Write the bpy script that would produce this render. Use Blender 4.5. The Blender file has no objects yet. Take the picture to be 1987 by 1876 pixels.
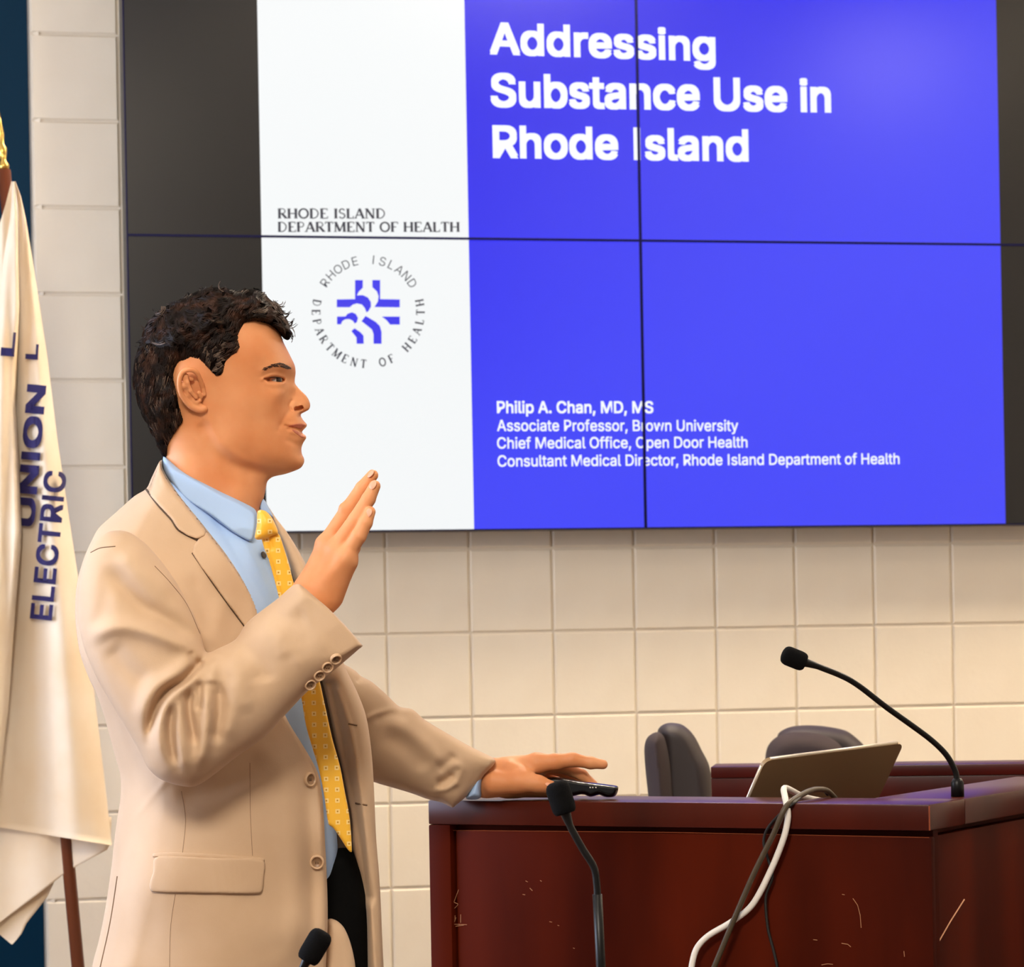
import bpy, bmesh, math, random
import numpy as np
from mathutils import Vector, Matrix
from mathutils.geometry import tessellate_polygon

random.seed(7); RNG = np.random.RandomState(7)
sc = bpy.context.scene
C = sc.collection

# ------------------------------------------------------------------ camera
W_PX, H_PX = 1987.0, 1876.0
F = 5500.0; CX, HY = 993.5, 1235.0; ROLL = 0.0185; CAMH = 1.29
CAM = np.array([0.0, 0.0, CAMH])
R_C = np.array([math.cos(ROLL), 0, -math.sin(ROLL)])
U_C = np.array([math.sin(ROLL), 0, math.cos(ROLL)])
F_C = np.array([0.0, 1.0, 0.0])
cam_d = bpy.data.cameras.new('camera'); cam = bpy.data.objects.new('camera', cam_d); C.objects.link(cam)
cam_d.sensor_fit = 'HORIZONTAL'; cam_d.sensor_width = 36.0; cam_d.lens = F / W_PX * 36.0
cam_d.shift_y = (HY - H_PX / 2) / W_PX; cam_d.clip_end = 60
cam.matrix_world = Matrix(((R_C[0], U_C[0], -F_C[0], CAM[0]), (R_C[1], U_C[1], -F_C[1], CAM[1]),
                           (R_C[2], U_C[2], -F_C[2], CAM[2]), (0, 0, 0, 1)))
sc.camera = cam
cam_d.dof.use_dof = True; cam_d.dof.focus_distance = 3.75; cam_d.dof.aperture_fstop = 15

def ray(px, py):
    px = np.asarray(px, float); py = np.asarray(py, float)
    return F_C + ((px - CX) / F)[..., None] * R_C + ((HY - py) / F)[..., None] * U_C
def P(px, py, Y):
    """a pixel of the photograph at the distance Y from the camera"""
    return CAM + ray(px, py) * (np.asarray(Y, float)[..., None])

# ------------------------------------------------------------------ world, exposure
world = bpy.data.worlds.new('world'); sc.world = world; world.use_nodes = True
world.node_tree.nodes['Background'].inputs[0].default_value = (0.9, 0.86, 0.8, 1)
world.node_tree.nodes['Background'].inputs[1].default_value = 0.05
sc.view_settings.view_transform = 'Standard'; sc.view_settings.look = 'None'
sc.view_settings.gamma = 1.0; sc.view_settings.exposure = 0.0
sc.view_settings.use_curve_mapping = False
LAMP_E = 9.0       # ceiling luminaires of the room
WALL_E = 92.0       # row of wall washers close to the block wall
WIN_E = 12.0        # daylight through the side window
FLASH_W = 84.0      # the photographer's flash, bounced from high above the camera
REAR_E = 0.6       # added fill light, glowing panes out of view behind the camera
LAMPS = [(x + dx, y, .5, .5, lb) for x, nx in ((-1.9, 'left'), (.2, 'middle'), (2.36, 'right')) for y, dx, lb in
         ((1.2, 0, f'square ceiling light nearest the camera, {nx} column'), (2.87, 0, f'square ceiling light in the second row, {nx} column'),
          (4.5, 0, f'square ceiling light over the speaker row, {nx} column'), (6.12, .1, f'square ceiling light close to the block wall, {nx} column'))]

fl_d = bpy.data.lights.new('camera_flash', 'AREA'); fl_d.shape = 'DISK'; fl_d.size = 0.7; fl_d.energy = FLASH_W; fl_d.color = (1.0, 0.90, 0.78)
fl = bpy.data.objects.new('camera_flash', fl_d); C.objects.link(fl); fl.location = (-0.6, 0.9, 3.0)
fl.rotation_euler = (Vector((-.2, 4.2, 1.4)) - fl.location).to_track_quat('-Z', 'Y').to_euler()

# ------------------------------------------------------------------ materials
def lin(r, g, b):
    f = lambda c: (c / 255 / 12.92) if c / 255 <= 0.04045 else ((c / 255 + 0.055) / 1.055) ** 2.4
    return (f(r), f(g), f(b), 1.0)
MATS = {}
def mat(name, col, rough=0.6, metal=0.0, spec=0.5, noise=None, bump=None, sss=0.0, sheen=0.0, coat=0.0):
    m = bpy.data.materials.new(name); m.use_nodes = True; MATS[name] = m
    nt = m.node_tree; b = nt.nodes['Principled BSDF']
    b.inputs['Base Color'].default_value = col if len(col) == 4 else (*col, 1)
    b.inputs['Roughness'].default_value = rough; b.inputs['Metallic'].default_value = metal
    b.inputs['Specular IOR Level'].default_value = spec
    b.inputs['Sheen Weight'].default_value = sheen; b.inputs['Coat Weight'].default_value = coat
    if sss:
        b.inputs['Subsurface Weight'].default_value = sss
        b.inputs['Subsurface Radius'].default_value = (0.008, 0.003, 0.0015)
        b.inputs['Subsurface Scale'].default_value = 1.0
    tc = nt.nodes.new('ShaderNodeTexCoord')
    if noise:      # (scale, colour2, stretch, contrast)
        sc_, c2, st, lo, hi = noise
        mp = nt.nodes.new('ShaderNodeMapping'); mp.inputs['Scale'].default_value = st
        nz = nt.nodes.new('ShaderNodeTexNoise'); nz.inputs['Scale'].default_value = sc_; nz.inputs['Detail'].default_value = 4
        mr = nt.nodes.new('ShaderNodeMapRange'); mr.inputs[1].default_value = lo; mr.inputs[2].default_value = hi
        mx = nt.nodes.new('ShaderNodeMix'); mx.data_type = 'RGBA'
        mx.inputs[6].default_value = col if len(col) == 4 else (*col, 1)
        mx.inputs[7].default_value = c2 if len(c2) == 4 else (*c2, 1)
        nt.links.new(tc.outputs['Object'], mp.inputs[0]); nt.links.new(mp.outputs[0], nz.inputs['Vector'])
        nt.links.new(nz.outputs[0], mr.inputs[0]); nt.links.new(mr.outputs[0], mx.inputs[0])
        nt.links.new(mx.outputs[2], b.inputs['Base Color'])
    if bump:       # (scale, strength, distance)
        nb = nt.nodes.new('ShaderNodeTexNoise'); nb.inputs['Scale'].default_value = bump[0]; nb.inputs['Detail'].default_value = 3
        bp = nt.nodes.new('ShaderNodeBump'); bp.inputs['Strength'].default_value = bump[1]; bp.inputs['Distance'].default_value = bump[2]
        nt.links.new(tc.outputs['Object'], nb.inputs['Vector']); nt.links.new(nb.outputs[0], bp.inputs['Height'])
        nt.links.new(bp.outputs[0], b.inputs['Normal'])
    return m
def emis(name, col, strength):
    m = bpy.data.materials.new(name); m.use_nodes = True; MATS[name] = m
    b = m.node_tree.nodes['Principled BSDF']
    b.inputs['Base Color'].default_value = (0.02, 0.02, 0.02, 1); b.inputs['Roughness'].default_value = 0.35
    b.inputs['Emission Color'].default_value = col; b.inputs['Emission Strength'].default_value = strength
    return m

mat('wall_paint', (0.80, 0.71, 0.56), 0.5, noise=(6, (0.77, 0.675, 0.525), (1, 1, 1), .35, .65), bump=(60, .25, .002))
mat('mortar_paint', (0.74, 0.655, 0.52), 0.6)
mat('plain_wall', (0.70, 0.63, 0.54), 0.7)
mat('ceiling_white', (0.8, 0.78, 0.74), 0.8)
mat('carpet', (0.26, 0.21, 0.17), 0.9, bump=(300, .4, .004))
mat('teal_paint', lin(2, 44, 66), 0.5, spec=.1)
mat('trim_grey', lin(120, 118, 110), 0.5)
mat('bezel', lin(3, 3, 48), 0.4, spec=.15)
mat('panel_shell', lin(70, 68, 62), 0.45, metal=0.3)
mat('mahogany', lin(80, 22, 5), 0.5, spec=0.04, noise=(5, lin(48, 9, 2), (1.2, 1.2, .25), .35, .7))
mat('mahogany_top', lin(80, 22, 8), 0.3, spec=0.3, noise=(5, lin(50, 10, 4), (1, 1, .3), .35, .7))
mat('mahogany_edge', lin(140, 70, 40), 0.3)
mat('mahogany_desk', lin(70, 15, 8), 0.3, spec=.25, noise=(5, lin(46, 8, 4), (1, 1, .2), .35, .7))
mat('scratch', lin(196, 140, 100), 0.6)
mat('skin', lin(219, 152, 104), 0.5, spec=0.28, noise=(14, lin(208, 132, 82), (1, 1, 1), .4, .7), sss=0.12, bump=(420, .12, .0008))
mat('nail', lin(226, 160, 128), 0.35)
mat('lip', lin(184, 98, 72), 0.45)
mat('hair', lin(24, 14, 9), 0.6, spec=0.22, noise=(60, lin(62, 36, 22), (1, 1, 1), .45, .7))
mat('hair_cap', lin(12, 7, 5), 0.95, spec=0.03)
mat('hair_grey', lin(92, 72, 56), 0.6)
mat('brow', lin(66, 38, 22), 0.7)
mat('lash', lin(34, 18, 12), 0.7)
mat('seam_shade', lin(84, 66, 48), 0.9)
mat('button_face', lin(150, 116, 84), 0.4)
mat('eye_white', lin(168, 150, 138), 0.25)
mat('iris', lin(34, 20, 12), 0.15)
mat('suit', lin(204, 174, 142), 0.75, sheen=0.1, noise=(9, lin(196, 165, 132), (1, 1, 1), .35, .65), bump=(900, .25, .0006))
mat('suit_thread', lin(120, 92, 66), 0.8)
mat('suit_button', lin(206, 172, 136), 0.35)
mat('shirt', lin(164, 194, 234), 0.7, bump=(900, .2, .0005))
mat('shirt_button', lin(60, 50, 42), 0.3)
mat('trouser', lin(5, 5, 5), 0.9, spec=.1)
mat('shoe', lin(40, 24, 16), 0.3)
mat('black_plastic', lin(8, 8, 9), 0.4, spec=.3)
mat('black_gloss', lin(4, 4, 6), 0.2, spec=.35)
mat('foam', lin(7, 7, 8), 0.95, spec=.15, bump=(900, .7, .002))
mat('stem_metal', lin(9, 9, 8), 0.4, spec=.3)
mat('white_cable', lin(240, 236, 228), 0.4)
mat('grey_cable', lin(74, 62, 44), 0.5)
mat('dark_cable', lin(22, 18, 16), 0.5)
mat('aluminium', lin(168, 142, 106), 0.4, metal=0.25)
mat('aluminium_edge', lin(235, 225, 205), 0.3, metal=0.6)
mat('screen_glass', lin(10, 10, 12), 0.1)
mat('chair_cloth', lin(54, 41, 40), 0.85, bump=(500, .4, .002))
mat('chair_shell', lin(46, 36, 36), 0.6)
mat('flag_cloth', lin(238, 222, 198), 0.8, noise=(5, lin(230, 206, 172), (1, 1, 1), .4, .7))
mat('flag_navy', lin(34, 26, 84), 0.8)
mat('pole_wood', lin(104, 50, 22), 0.35)
mat('shaded_lining', lin(78, 60, 44), 0.7)
mat('pole_dark', lin(74, 34, 20), 0.4)
mat('gold', lin(214, 176, 90), 0.25, metal=0.9)
mat('table_wood', lin(90, 40, 22), 0.4)
emis('lamp_diffuser', (1.0, 0.83, 0.62, 1), LAMP_E)
emis('bright_diffuser', (1.0, 0.83, 0.62, 1), LAMP_E * 2.4)
emis('dim_diffuser', (1.0, 0.83, 0.62, 1), LAMP_E * .35)
emis('washer_diffuser', (1.0, 0.83, 0.62, 1), WALL_E)
emis('window_light', (0.66, 0.76, 1.0, 1), WIN_E)
emis('rear_fill_light', (1.0, 0.93, 0.84, 1), REAR_E)

def mat_tie():
    m = mat('tie', lin(246, 196, 66), 0.5, sheen=0.2); nt = m.node_tree; b = nt.nodes['Principled BSDF']
    uv = nt.nodes.new('ShaderNodeUVMap'); uv.uv_map = 'uv'
    sx = nt.nodes.new('ShaderNodeSeparateXYZ'); nt.links.new(uv.outputs[0], sx.inputs[0])
    def N(op, a, bb=None, c=None):
        n = nt.nodes.new('ShaderNodeMath'); n.operation = op
        for i, v in enumerate((a, bb, c)):
            if v is None: continue
            if isinstance(v, (int, float)): n.inputs[i].default_value = v
            else: nt.links.new(v, n.inputs[i])
        return n.outputs[0]
    s = 1 / 0.0145
    fx = N('SUBTRACT', N('FRACT', N('MULTIPLY', sx.outputs[0], s)), 0.5)
    fy = N('SUBTRACT', N('FRACT', N('MULTIPLY', sx.outputs[1], s)), 0.5)
    r = N('MAXIMUM', N('ABSOLUTE', fx), N('ABSOLUTE', fy))
    ring = N('MULTIPLY', N('LESS_THAN', r, 0.20), N('GREATER_THAN', r, 0.09))
    dot = N('LESS_THAN', r, 0.06)
    m1 = nt.nodes.new('ShaderNodeMix'); m1.data_type = 'RGBA'
    m1.inputs[6].default_value = lin(246, 188, 48); m1.inputs[7].default_value = lin(248, 216, 140); nt.links.new(ring, m1.inputs[0])
    m2 = nt.nodes.new('ShaderNodeMix'); m2.data_type = 'RGBA'
    nt.links.new(m1.outputs[2], m2.inputs[6]); m2.inputs[7].default_value = lin(176, 134, 60); nt.links.new(dot, m2.inputs[0])
    nt.links.new(m2.outputs[2], b.inputs['Base Color'])
mat_tie()

# ------------------------------------------------------------------ object helpers
def tag(o, label=None, cat=None, group=None, kind=None):
    if label: o['label'] = label
    if cat: o['category'] = cat
    if group: o['group'] = group
    if kind: o['kind'] = kind
    return o
def empty(name, loc, label=None, cat=None, group=None):
    o = bpy.data.objects.new(name, None); o.empty_display_size = 0.1; o.location = loc; C.objects.link(o)
    return tag(o, label, cat, group)
def mesh_obj(name, verts, faces, m, parent=None, smooth=True, uv=None, mats=None, fmat=None):
    me = bpy.data.meshes.new(name)
    verts = np.asarray(verts, np.float32)
    if isinstance(faces, np.ndarray):
        n = len(faces); k = faces.shape[1]
        me.vertices.add(len(verts)); me.vertices.foreach_set('co', verts.ravel())
        me.loops.add(n * k); me.loops.foreach_set('vertex_index', faces.astype(np.int32).ravel())
        me.polygons.add(n); me.polygons.foreach_set('loop_start', np.arange(0, n * k, k, dtype=np.int32))
        me.polygons.foreach_set('loop_total', np.full(n, k, np.int32))
        me.update(calc_edges=True)
    else:
        me.from_pydata([tuple(map(float, v)) for v in verts], [], [tuple(int(i) for i in f) for f in faces])
    for mm in ([m] if mats is None else mats): me.materials.append(MATS[mm])
    if fmat is not None: me.polygons.foreach_set('material_index', np.asarray(fmat, np.int32))
    me.polygons.foreach_set('use_smooth', np.full(len(me.polygons), bool(smooth)))
    if uv is not None:
        l = me.uv_layers.new(name='uv'); vi = np.zeros(len(me.loops), np.int32); me.loops.foreach_get('vertex_index', vi)
        l.data.foreach_set('uv', np.asarray(uv, np.float32)[vi].ravel())
    me.validate()
    o = bpy.data.objects.new(name, me)
    C.objects.link(o)
    if parent is not None: set_parent(o, parent)
    return o
def set_parent(o, parent):
    # all part meshes are built in world coordinates under an unrotated root (translation only)
    t = Vector((0, 0, 0)); p = parent
    while p is not None: t += p.location; t += p.matrix_parent_inverse.translation; p = p.parent
    o.parent = parent; o.matrix_parent_inverse = Matrix.Translation(-t)
class MB:
    def __init__(s): s.v = []; s.f = []
    def add(s, v, f):
        n = len(s.v); s.v += [tuple(map(float, a)) for a in v]; s.f += [tuple(i + n for i in g) for g in f]
    def frame_box(s, o, ex, ey, ez, x0, x1, y0, y1, z0, z1, ch=0.0):
        """box in the frame o, ex, ey, ez; ch chamfers all edges"""
        o, ex, ey, ez = (np.asarray(a, float) for a in (o, ex, ey, ez))
        g = lambda x, y, z: o + ex * x + ey * y + ez * z
        if ch <= 0:
            vs = [g(x, y, z) for z in (z0, z1) for y in (y0, y1) for x in (x0, x1)]
            s.add(vs, [(0, 2, 3, 1), (4, 5, 7, 6), (0, 1, 5, 4), (2, 6, 7, 3), (0, 4, 6, 2), (1, 3, 7, 5)]); return
        bm = bmesh.new(); bmesh.ops.create_cube(bm, size=1)
        for v in bm.verts:
            c = v.co; v.co = Vector((x0 + (c.x + .5) * (x1 - x0), y0 + (c.y + .5) * (y1 - y0), z0 + (c.z + .5) * (z1 - z0)))
        bmesh.ops.bevel(bm, geom=bm.edges[:], offset=ch, segments=2, profile=0.6, affect='EDGES')
        bm.verts.index_update()
        s.add([g(*v.co) for v in bm.verts], [[v.index for v in f.verts] for f in bm.faces]); bm.free()
    def tube(s, pts, rad, n=10, cap=True):
        pts = np.asarray(pts, float); m = len(pts)
        rad = np.full(m, rad, float) if np.isscalar(rad) else np.asarray(rad, float)
        t = np.gradient(pts, axis=0); t /= np.linalg.norm(t, axis=1)[:, None] + 1e-12
        a = np.array([0, 0, 1.0]) if abs(t[0][2]) < .9 else np.array([1.0, 0, 0])
        nrm = np.cross(t[0], a); nrm /= np.linalg.norm(nrm); V = []
        for i in range(m):
            nrm = nrm - t[i] * np.dot(nrm, t[i]); nrm /= np.linalg.norm(nrm) + 1e-12
            b = np.cross(t[i], nrm)
            for k in range(n):
                q = 2 * math.pi * k / n; V.append(pts[i] + rad[i] * (nrm * math.cos(q) + b * math.sin(q)))
        Fc = [(i * n + k, i * n + (k + 1) % n, (i + 1) * n + (k + 1) % n, (i + 1) * n + k) for i in range(m - 1) for k in range(n)]
        if cap: Fc += [tuple(range(n - 1, -1, -1)), tuple((m - 1) * n + k for k in range(n))]
        s.add(V, Fc)
    def lathe(s, c, n, zs, rs, k=24):
        n = np.asarray(n, float); a = np.cross(n, [0, 0, 1.0]) if abs(n[2]) < .9 else np.cross(n, [1.0, 0, 0]); a /= np.linalg.norm(a); d = np.cross(n, a)
        V = [c + n * z + r * (a * math.cos(2 * math.pi * i / k) + d * math.sin(2 * math.pi * i / k)) for z, r in zip(zs, rs) for i in range(k)]
        s.add(V, [(j * k + i, j * k + (i + 1) % k, (j + 1) * k + (i + 1) % k, (j + 1) * k + i) for j in range(len(zs) - 1) for i in range(k)])
    def build(s, name, m, parent=None, smooth=False):
        return mesh_obj(name, s.v, s.f, m, parent, smooth)
def auto_smooth(o, ang=35):
    me = o.data
    me.polygons.foreach_set('use_smooth', np.full(len(me.polygons), True))
    me.set_sharp_from_angle(angle=math.radians(ang))
    return o
def spline(pts, n=8, closed=False):
    p = np.asarray(pts, float); out = []
    N = len(p); rng = N if closed else N - 1
    for i in range(rng):
        if closed: a, b, c, d = p[(i - 1) % N], p[i], p[(i + 1) % N], p[(i + 2) % N]
        else: a, b, c, d = p[max(i - 1, 0)], p[i], p[i + 1], p[min(i + 2, N - 1)]
        # limited tangents keep corners from overshooting
        l = np.linalg.norm(c - b) + 1e-9
        t1 = (c - a) / 2; t2 = (d - b) / 2
        t1 *= min(1, l / (np.linalg.norm(t1) + 1e-9)); t2 *= min(1, l / (np.linalg.norm(t2) + 1e-9))
        for k in range(n):
            u = k / n
            out.append((2*u**3-3*u**2+1)*b + (u**3-2*u**2+u)*t1 + (-2*u**3+3*u**2)*c + (u**3-u**2)*t2)
    if not closed: out.append(p[-1])
    return np.array(out)

# ------------------------------------------------------------------ surface extraction
def surface_nets(Fv):
    """Fv[i,j,k] < 0 inside; returns vertices in index space and quads"""
    s = Fv < 0
    nx, ny, nz = Fv.shape
    cnt = np.zeros((nx - 1, ny - 1, nz - 1), np.uint8)
    cor = [(a, b, c) for a in (0, 1) for b in (0, 1) for c in (0, 1)]
    for a, b, c in cor: cnt += s[a:nx - 1 + a, b:ny - 1 + b, c:nz - 1 + c]
    act = (cnt > 0) & (cnt < 8); ii, jj, kk = np.nonzero(act)
    idx = np.full(act.shape, -1, np.int32); idx[ii, jj, kk] = np.arange(len(ii))
    vals = np.stack([Fv[ii + a, jj + b, kk + c] for a, b, c in cor], 1)
    acc = np.zeros((len(ii), 3)); num = np.zeros(len(ii))
    for p in range(8):
        for q in range(p + 1, 8):
            A = np.array(cor[p]); B = np.array(cor[q])
            if np.abs(A - B).sum() != 1: continue
            va, vb = vals[:, p], vals[:, q]; m = (va < 0) != (vb < 0)
            t = np.where(m, va / np.where(m, va - vb, 1), 0)
            acc += np.where(m[:, None], A + (B - A) * t[:, None], 0); num += m
    v = acc / num[:, None] + np.stack([ii, jj, kk], 1)
    quads = []
    for ax in range(3):
        sl0 = [slice(None)] * 3; sl1 = [slice(None)] * 3
        sl0[ax] = slice(0, -1); sl1[ax] = slice(1, None)
        ch = s[tuple(sl0)] != s[tuple(sl1)]
        e = np.stack(np.nonzero(ch), 1)
        o1, o2 = [a for a in range(3) if a != ax]
        ok = (e[:, o1] > 0) & (e[:, o2] > 0) & (e[:, o1] < Fv.shape[o1] - 1) & (e[:, o2] < Fv.shape[o2] - 1)
        e = e[ok]; flip = s[e[:, 0], e[:, 1], e[:, 2]]
        def cell(d1, d2):
            c = e.copy(); c[:, o1] -= d1; c[:, o2] -= d2
            return idx[c[:, 0], c[:, 1], c[:, 2]]
        q = np.stack([cell(1, 1), cell(0, 1), cell(0, 0), cell(1, 0)], 1)
        if ax == 1: flip = ~flip
        q[~flip] = q[~flip][:, ::-1]
        quads.append(q)
    return v, np.concatenate(quads)

def rbf(pts):
    p = np.array([q[:2] for q in pts], float); v = np.array([q[2] for q in pts], float); n = len(p)
    if n == 1: return lambda a, b: np.full(np.shape(a), v[0])
    dd = np.hypot(p[:, None, 0] - p[None, :, 0], p[:, None, 1] - p[None, :, 1]); nn = np.sort(dd, 1)[:, 1]; c2 = (np.median(nn) * .55) ** 2
    A = np.zeros((n + 1, n + 1)); A[:n, :n] = np.sqrt(dd ** 2 + c2)
    A[:n, n] = A[n, :n] = 1
    w = np.linalg.solve(A, np.append(v, 0)); lo, hi = v.min(), v.max()
    def f(a, b):
        a = np.asarray(a, float); b = np.asarray(b, float); out = np.full(a.shape, w[n])
        for i in range(n): out = out + w[i] * np.sqrt((a - p[i, 0]) ** 2 + (b - p[i, 1]) ** 2 + c2)
        return np.clip(out, lo, hi)
    return f
def poly_dist(poly, A, B, closed=True):
    """distance to a polyline and, when closed, sign (positive inside)"""
    d2 = np.full(A.shape, 1e9); ins = np.zeros(A.shape, bool); n = len(poly)
    for i in range(n if closed else n - 1):
        x0, y0 = poly[i]; x1, y1 = poly[(i + 1) % n]; dx, dy = x1 - x0, y1 - y0
        t = np.clip(((A - x0) * dx + (B - y0) * dy) / (dx * dx + dy * dy + 1e-15), 0, 1)
        d2 = np.minimum(d2, (A - x0 - t * dx) ** 2 + (B - y0 - t * dy) ** 2)
        if closed and dy != 0:
            c = ((y0 > B) != (y1 > B)) & (A < dx * (B - y0) / dy + x0); ins ^= c
    d = np.sqrt(d2)
    return np.where(ins, d, -d) if closed else d
def line_dist(poly, A, B):
    d2 = np.full(A.shape, 1e9); T = np.zeros(A.shape); seg = np.linalg.norm(np.diff(poly, axis=0), axis=1); cum = np.append(0, np.cumsum(seg)); L = cum[-1] + 1e-12
    for i in range(len(poly) - 1):
        x0, y0 = poly[i]; dx, dy = poly[i + 1] - poly[i]
        t = np.clip(((A - x0) * dx + (B - y0) * dy) / (dx * dx + dy * dy + 1e-15), 0, 1); q = (A - x0 - t * dx) ** 2 + (B - y0 - t * dy) ** 2
        m = q < d2; d2 = np.where(m, q, d2); T = np.where(m, (cum[i] + t * seg[i]) / L, T)
    return np.sqrt(d2), T
def blur(M, k):
    for _ in range(2):
        for ax in (0, 1):
            c = np.cumsum(np.pad(M, [(k + 1, k) if a == ax else (0, 0) for a in (0, 1)], mode='edge'), axis=ax)
            M = (np.take(c, range(2 * k + 1, c.shape[ax]), ax) - np.take(c, range(0, c.shape[ax] - 2 * k - 1), ax)) / (2 * k + 1)
    return M

class Form:
    """a solid grown from an outline: local frame (a right, b up, w away from the viewer) standing at the distance Y,
    half thickness Wm(a,b), rounded rim of radius Dm(a,b), middle surface Cm(a,b), folds as ridge / valley strokes"""
    def __init__(s, poly, Y, Wc, Dc, Cc=None, strokes=(), vox=0.002, center=None, sub=4, wvox=None, base=None, base_off=0.0, soft=0, onbase=True, taper=False):
        s.taper = taper
        s.poly_px = np.asarray(poly, float)
        c = s.poly_px.mean(0) if center is None else center
        s.O = P(c[0], c[1], Y); s.Fw = (s.O - CAM) / np.linalg.norm(s.O - CAM)
        s.R = np.cross(s.Fw, [0, 0, 1.0]); s.R /= np.linalg.norm(s.R); s.U = np.cross(s.R, s.Fw)
        pl = spline(s.poly_px, sub, True)
        s.base = base
        ab = s.px2ab(pl) if base is None or not onbase else s.w2l(base.on_front(pl))[:, :2]
        s.pab = ab
        pad = vox * 4
        a0, b0 = ab.min(0) - pad; a1, b1 = ab.max(0) + pad
        s.ga = np.arange(a0, a1 + vox, vox); s.gb = np.arange(b0, b1 + vox, vox); s.vox = vox
        A, B = np.meshgrid(s.ga, s.gb, indexing='ij')
        d = poly_dist(ab, A, B)
        if soft:
            ds = blur(d, soft); t = np.clip(d / (soft * vox * 1.5), 0, 1); d = d + (ds - d) * t * t * (3 - 2 * t)
        conv = lambda L: [(*s.px2ab(np.array([[q[0], q[1]]]))[0], q[2]) for q in L]
        mp = lambda L: np.full(A.shape, float(L)) if np.isscalar(L) else rbf(conv(L))(A, B)
        s.Wm = mp(Wc); Dm = mp(Dc)
        s.Cm = np.zeros(A.shape) if Cc is None else mp(Cc)
        s.g = 1 - (1 - np.minimum(d / Dm, 1)) ** 2
        if base is not None:      # lie on the front of another form
            wp = s.l2w(A.ravel(), B.ravel(), np.zeros(A.size)); lb = base.w2l(wp)
            # walk along this form's own depth axis to the base surface
            for _ in range(4):
                fr = base.front(lb[:, 0], lb[:, 1]); dw = fr - lb[:, 2]
                wp = wp + dw[:, None] * s.Fw; lb = base.w2l(wp)
            s.Cm = s.w2l(wp)[:, 2].reshape(A.shape) - base_off + (0 if Cc is None else s.Cm)
        s.h = s.Wm * np.sqrt(np.clip(s.g, 0, 1))
        rel = np.zeros(A.shape)
        for st in strokes:
            pts, sig, amp = st[:3]
            q = spline(pts, 5) if len(pts) > 2 else np.asarray(pts, float)
            qa = s.w2l(s.on_front(q))[:, :2]
            dd, tt = line_dist(qa, A, B); tp = np.clip(np.minimum(tt, 1 - tt) / .22, 0, 1); tp = (.15 + .85 * tp * tp * (3 - 2 * tp)) if s.taper and len(st) < 4 else 1.0
            amp = amp * tp
            if len(st) > 3:   # flat topped stroke
                rel = rel + amp * np.clip(1 - (dd - st[3]) / sig, 0, 1) ** 2 * (3 - 2 * np.clip(1 - (dd - st[3]) / sig, 0, 1))
            else: rel = rel + amp * np.exp(-(dd / sig) ** 2)
        s.Wm = np.maximum(s.Wm + rel, 0.0008); s.h = s.Wm * np.sqrt(np.clip(s.g, 0, 1))
        s.wvox = wvox or vox
    def px2ab(s, q, w=0.0):
        q = np.asarray(q, float); r = ray(q[:, 0], q[:, 1]); O = s.O + s.Fw * w
        t = np.dot(O - CAM, s.Fw) / (r @ s.Fw); p = CAM + r * t[:, None]
        return np.stack([(p - s.O) @ s.R, (p - s.O) @ s.U], 1)
    def w2l(s, p):
        q = np.asarray(p) - s.O; return np.stack([q @ s.R, q @ s.U, q @ s.Fw], -1)
    def l2w(s, a, b, w): return s.O + np.multiply.outer(a, s.R) + np.multiply.outer(b, s.U) + np.multiply.outer(w, s.Fw)
    def samp(s, M, a, b):
        x = np.clip((a - s.ga[0]) / s.vox, 0, len(s.ga) - 1.001); y = np.clip((b - s.gb[0]) / s.vox, 0, len(s.gb) - 1.001)
        i = x.astype(int); j = y.astype(int); u = x - i; v = y - j
        return M[i, j]*(1-u)*(1-v) + M[i+1, j]*u*(1-v) + M[i, j+1]*(1-u)*v + M[i+1, j+1]*u*v
    def front(s, a, b): return s.samp(s.Cm - s.h, np.asarray(a), np.asarray(b))
    def on_front(s, q, off=0.0):
        """where the pixel's line of sight meets the front of the form"""
        q = np.asarray(q, float); w = np.zeros(len(q))
        for _ in range(6):
            r = ray(q[:, 0], q[:, 1]); t = (np.dot(s.O - CAM, s.Fw) + w) / (r @ s.Fw); p = CAM + r * t[:, None]
            l = s.w2l(p); w = 0.3 * w + 0.7 * s.front(l[:, 0], l[:, 1])
        return s.l2w(l[:, 0], l[:, 1], w - off)
    def normal(s, p):
        l = s.w2l(np.asarray(p)[None])[0]; e = 0.004
        f = lambda a, b: float(s.front(np.array([a]), np.array([b]))[0])
        n = -s.Fw - s.R * -(f(l[0]+e, l[1]) - f(l[0]-e, l[1])) / (2*e) * 1 - s.U * -(f(l[0], l[1]+e) - f(l[0], l[1]-e)) / (2*e)
        return n / np.linalg.norm(n)
    def mesh(s):
        lo = (s.Cm - s.Wm)[s.g > -.5].min() - 3 * s.wvox; hi = (s.Cm + s.Wm)[s.g > -.5].max() + 3 * s.wvox
        gw = np.arange(lo, hi + s.wvox, s.wvox).astype(np.float32)
        Wm = s.Wm.astype(np.float32)[:, None, :] if False else s.Wm.astype(np.float32)
        # index order (a, w, b)
        Fv = ((gw[None, :, None] - s.Cm.astype(np.float32)[:, None, :]) / Wm[:, None, :]) ** 2 - np.clip(s.g, -4, 1).astype(np.float32)[:, None, :]
        v, q = surface_nets(Fv)
        a = s.ga[0] + v[:, 0] * s.vox; w = gw[0] + v[:, 1] * s.wvox; b = s.gb[0] + v[:, 2] * s.vox
        s.last_ab = np.stack([a, b], 1)
        return s.l2w(a, b, w), q
    def build(s, name, m, parent=None, uv=False, **k):
        v, q = s.mesh()
        return mesh_obj(name, v, q, m, parent, True, uv=s.last_ab if uv else None, **k)

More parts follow.
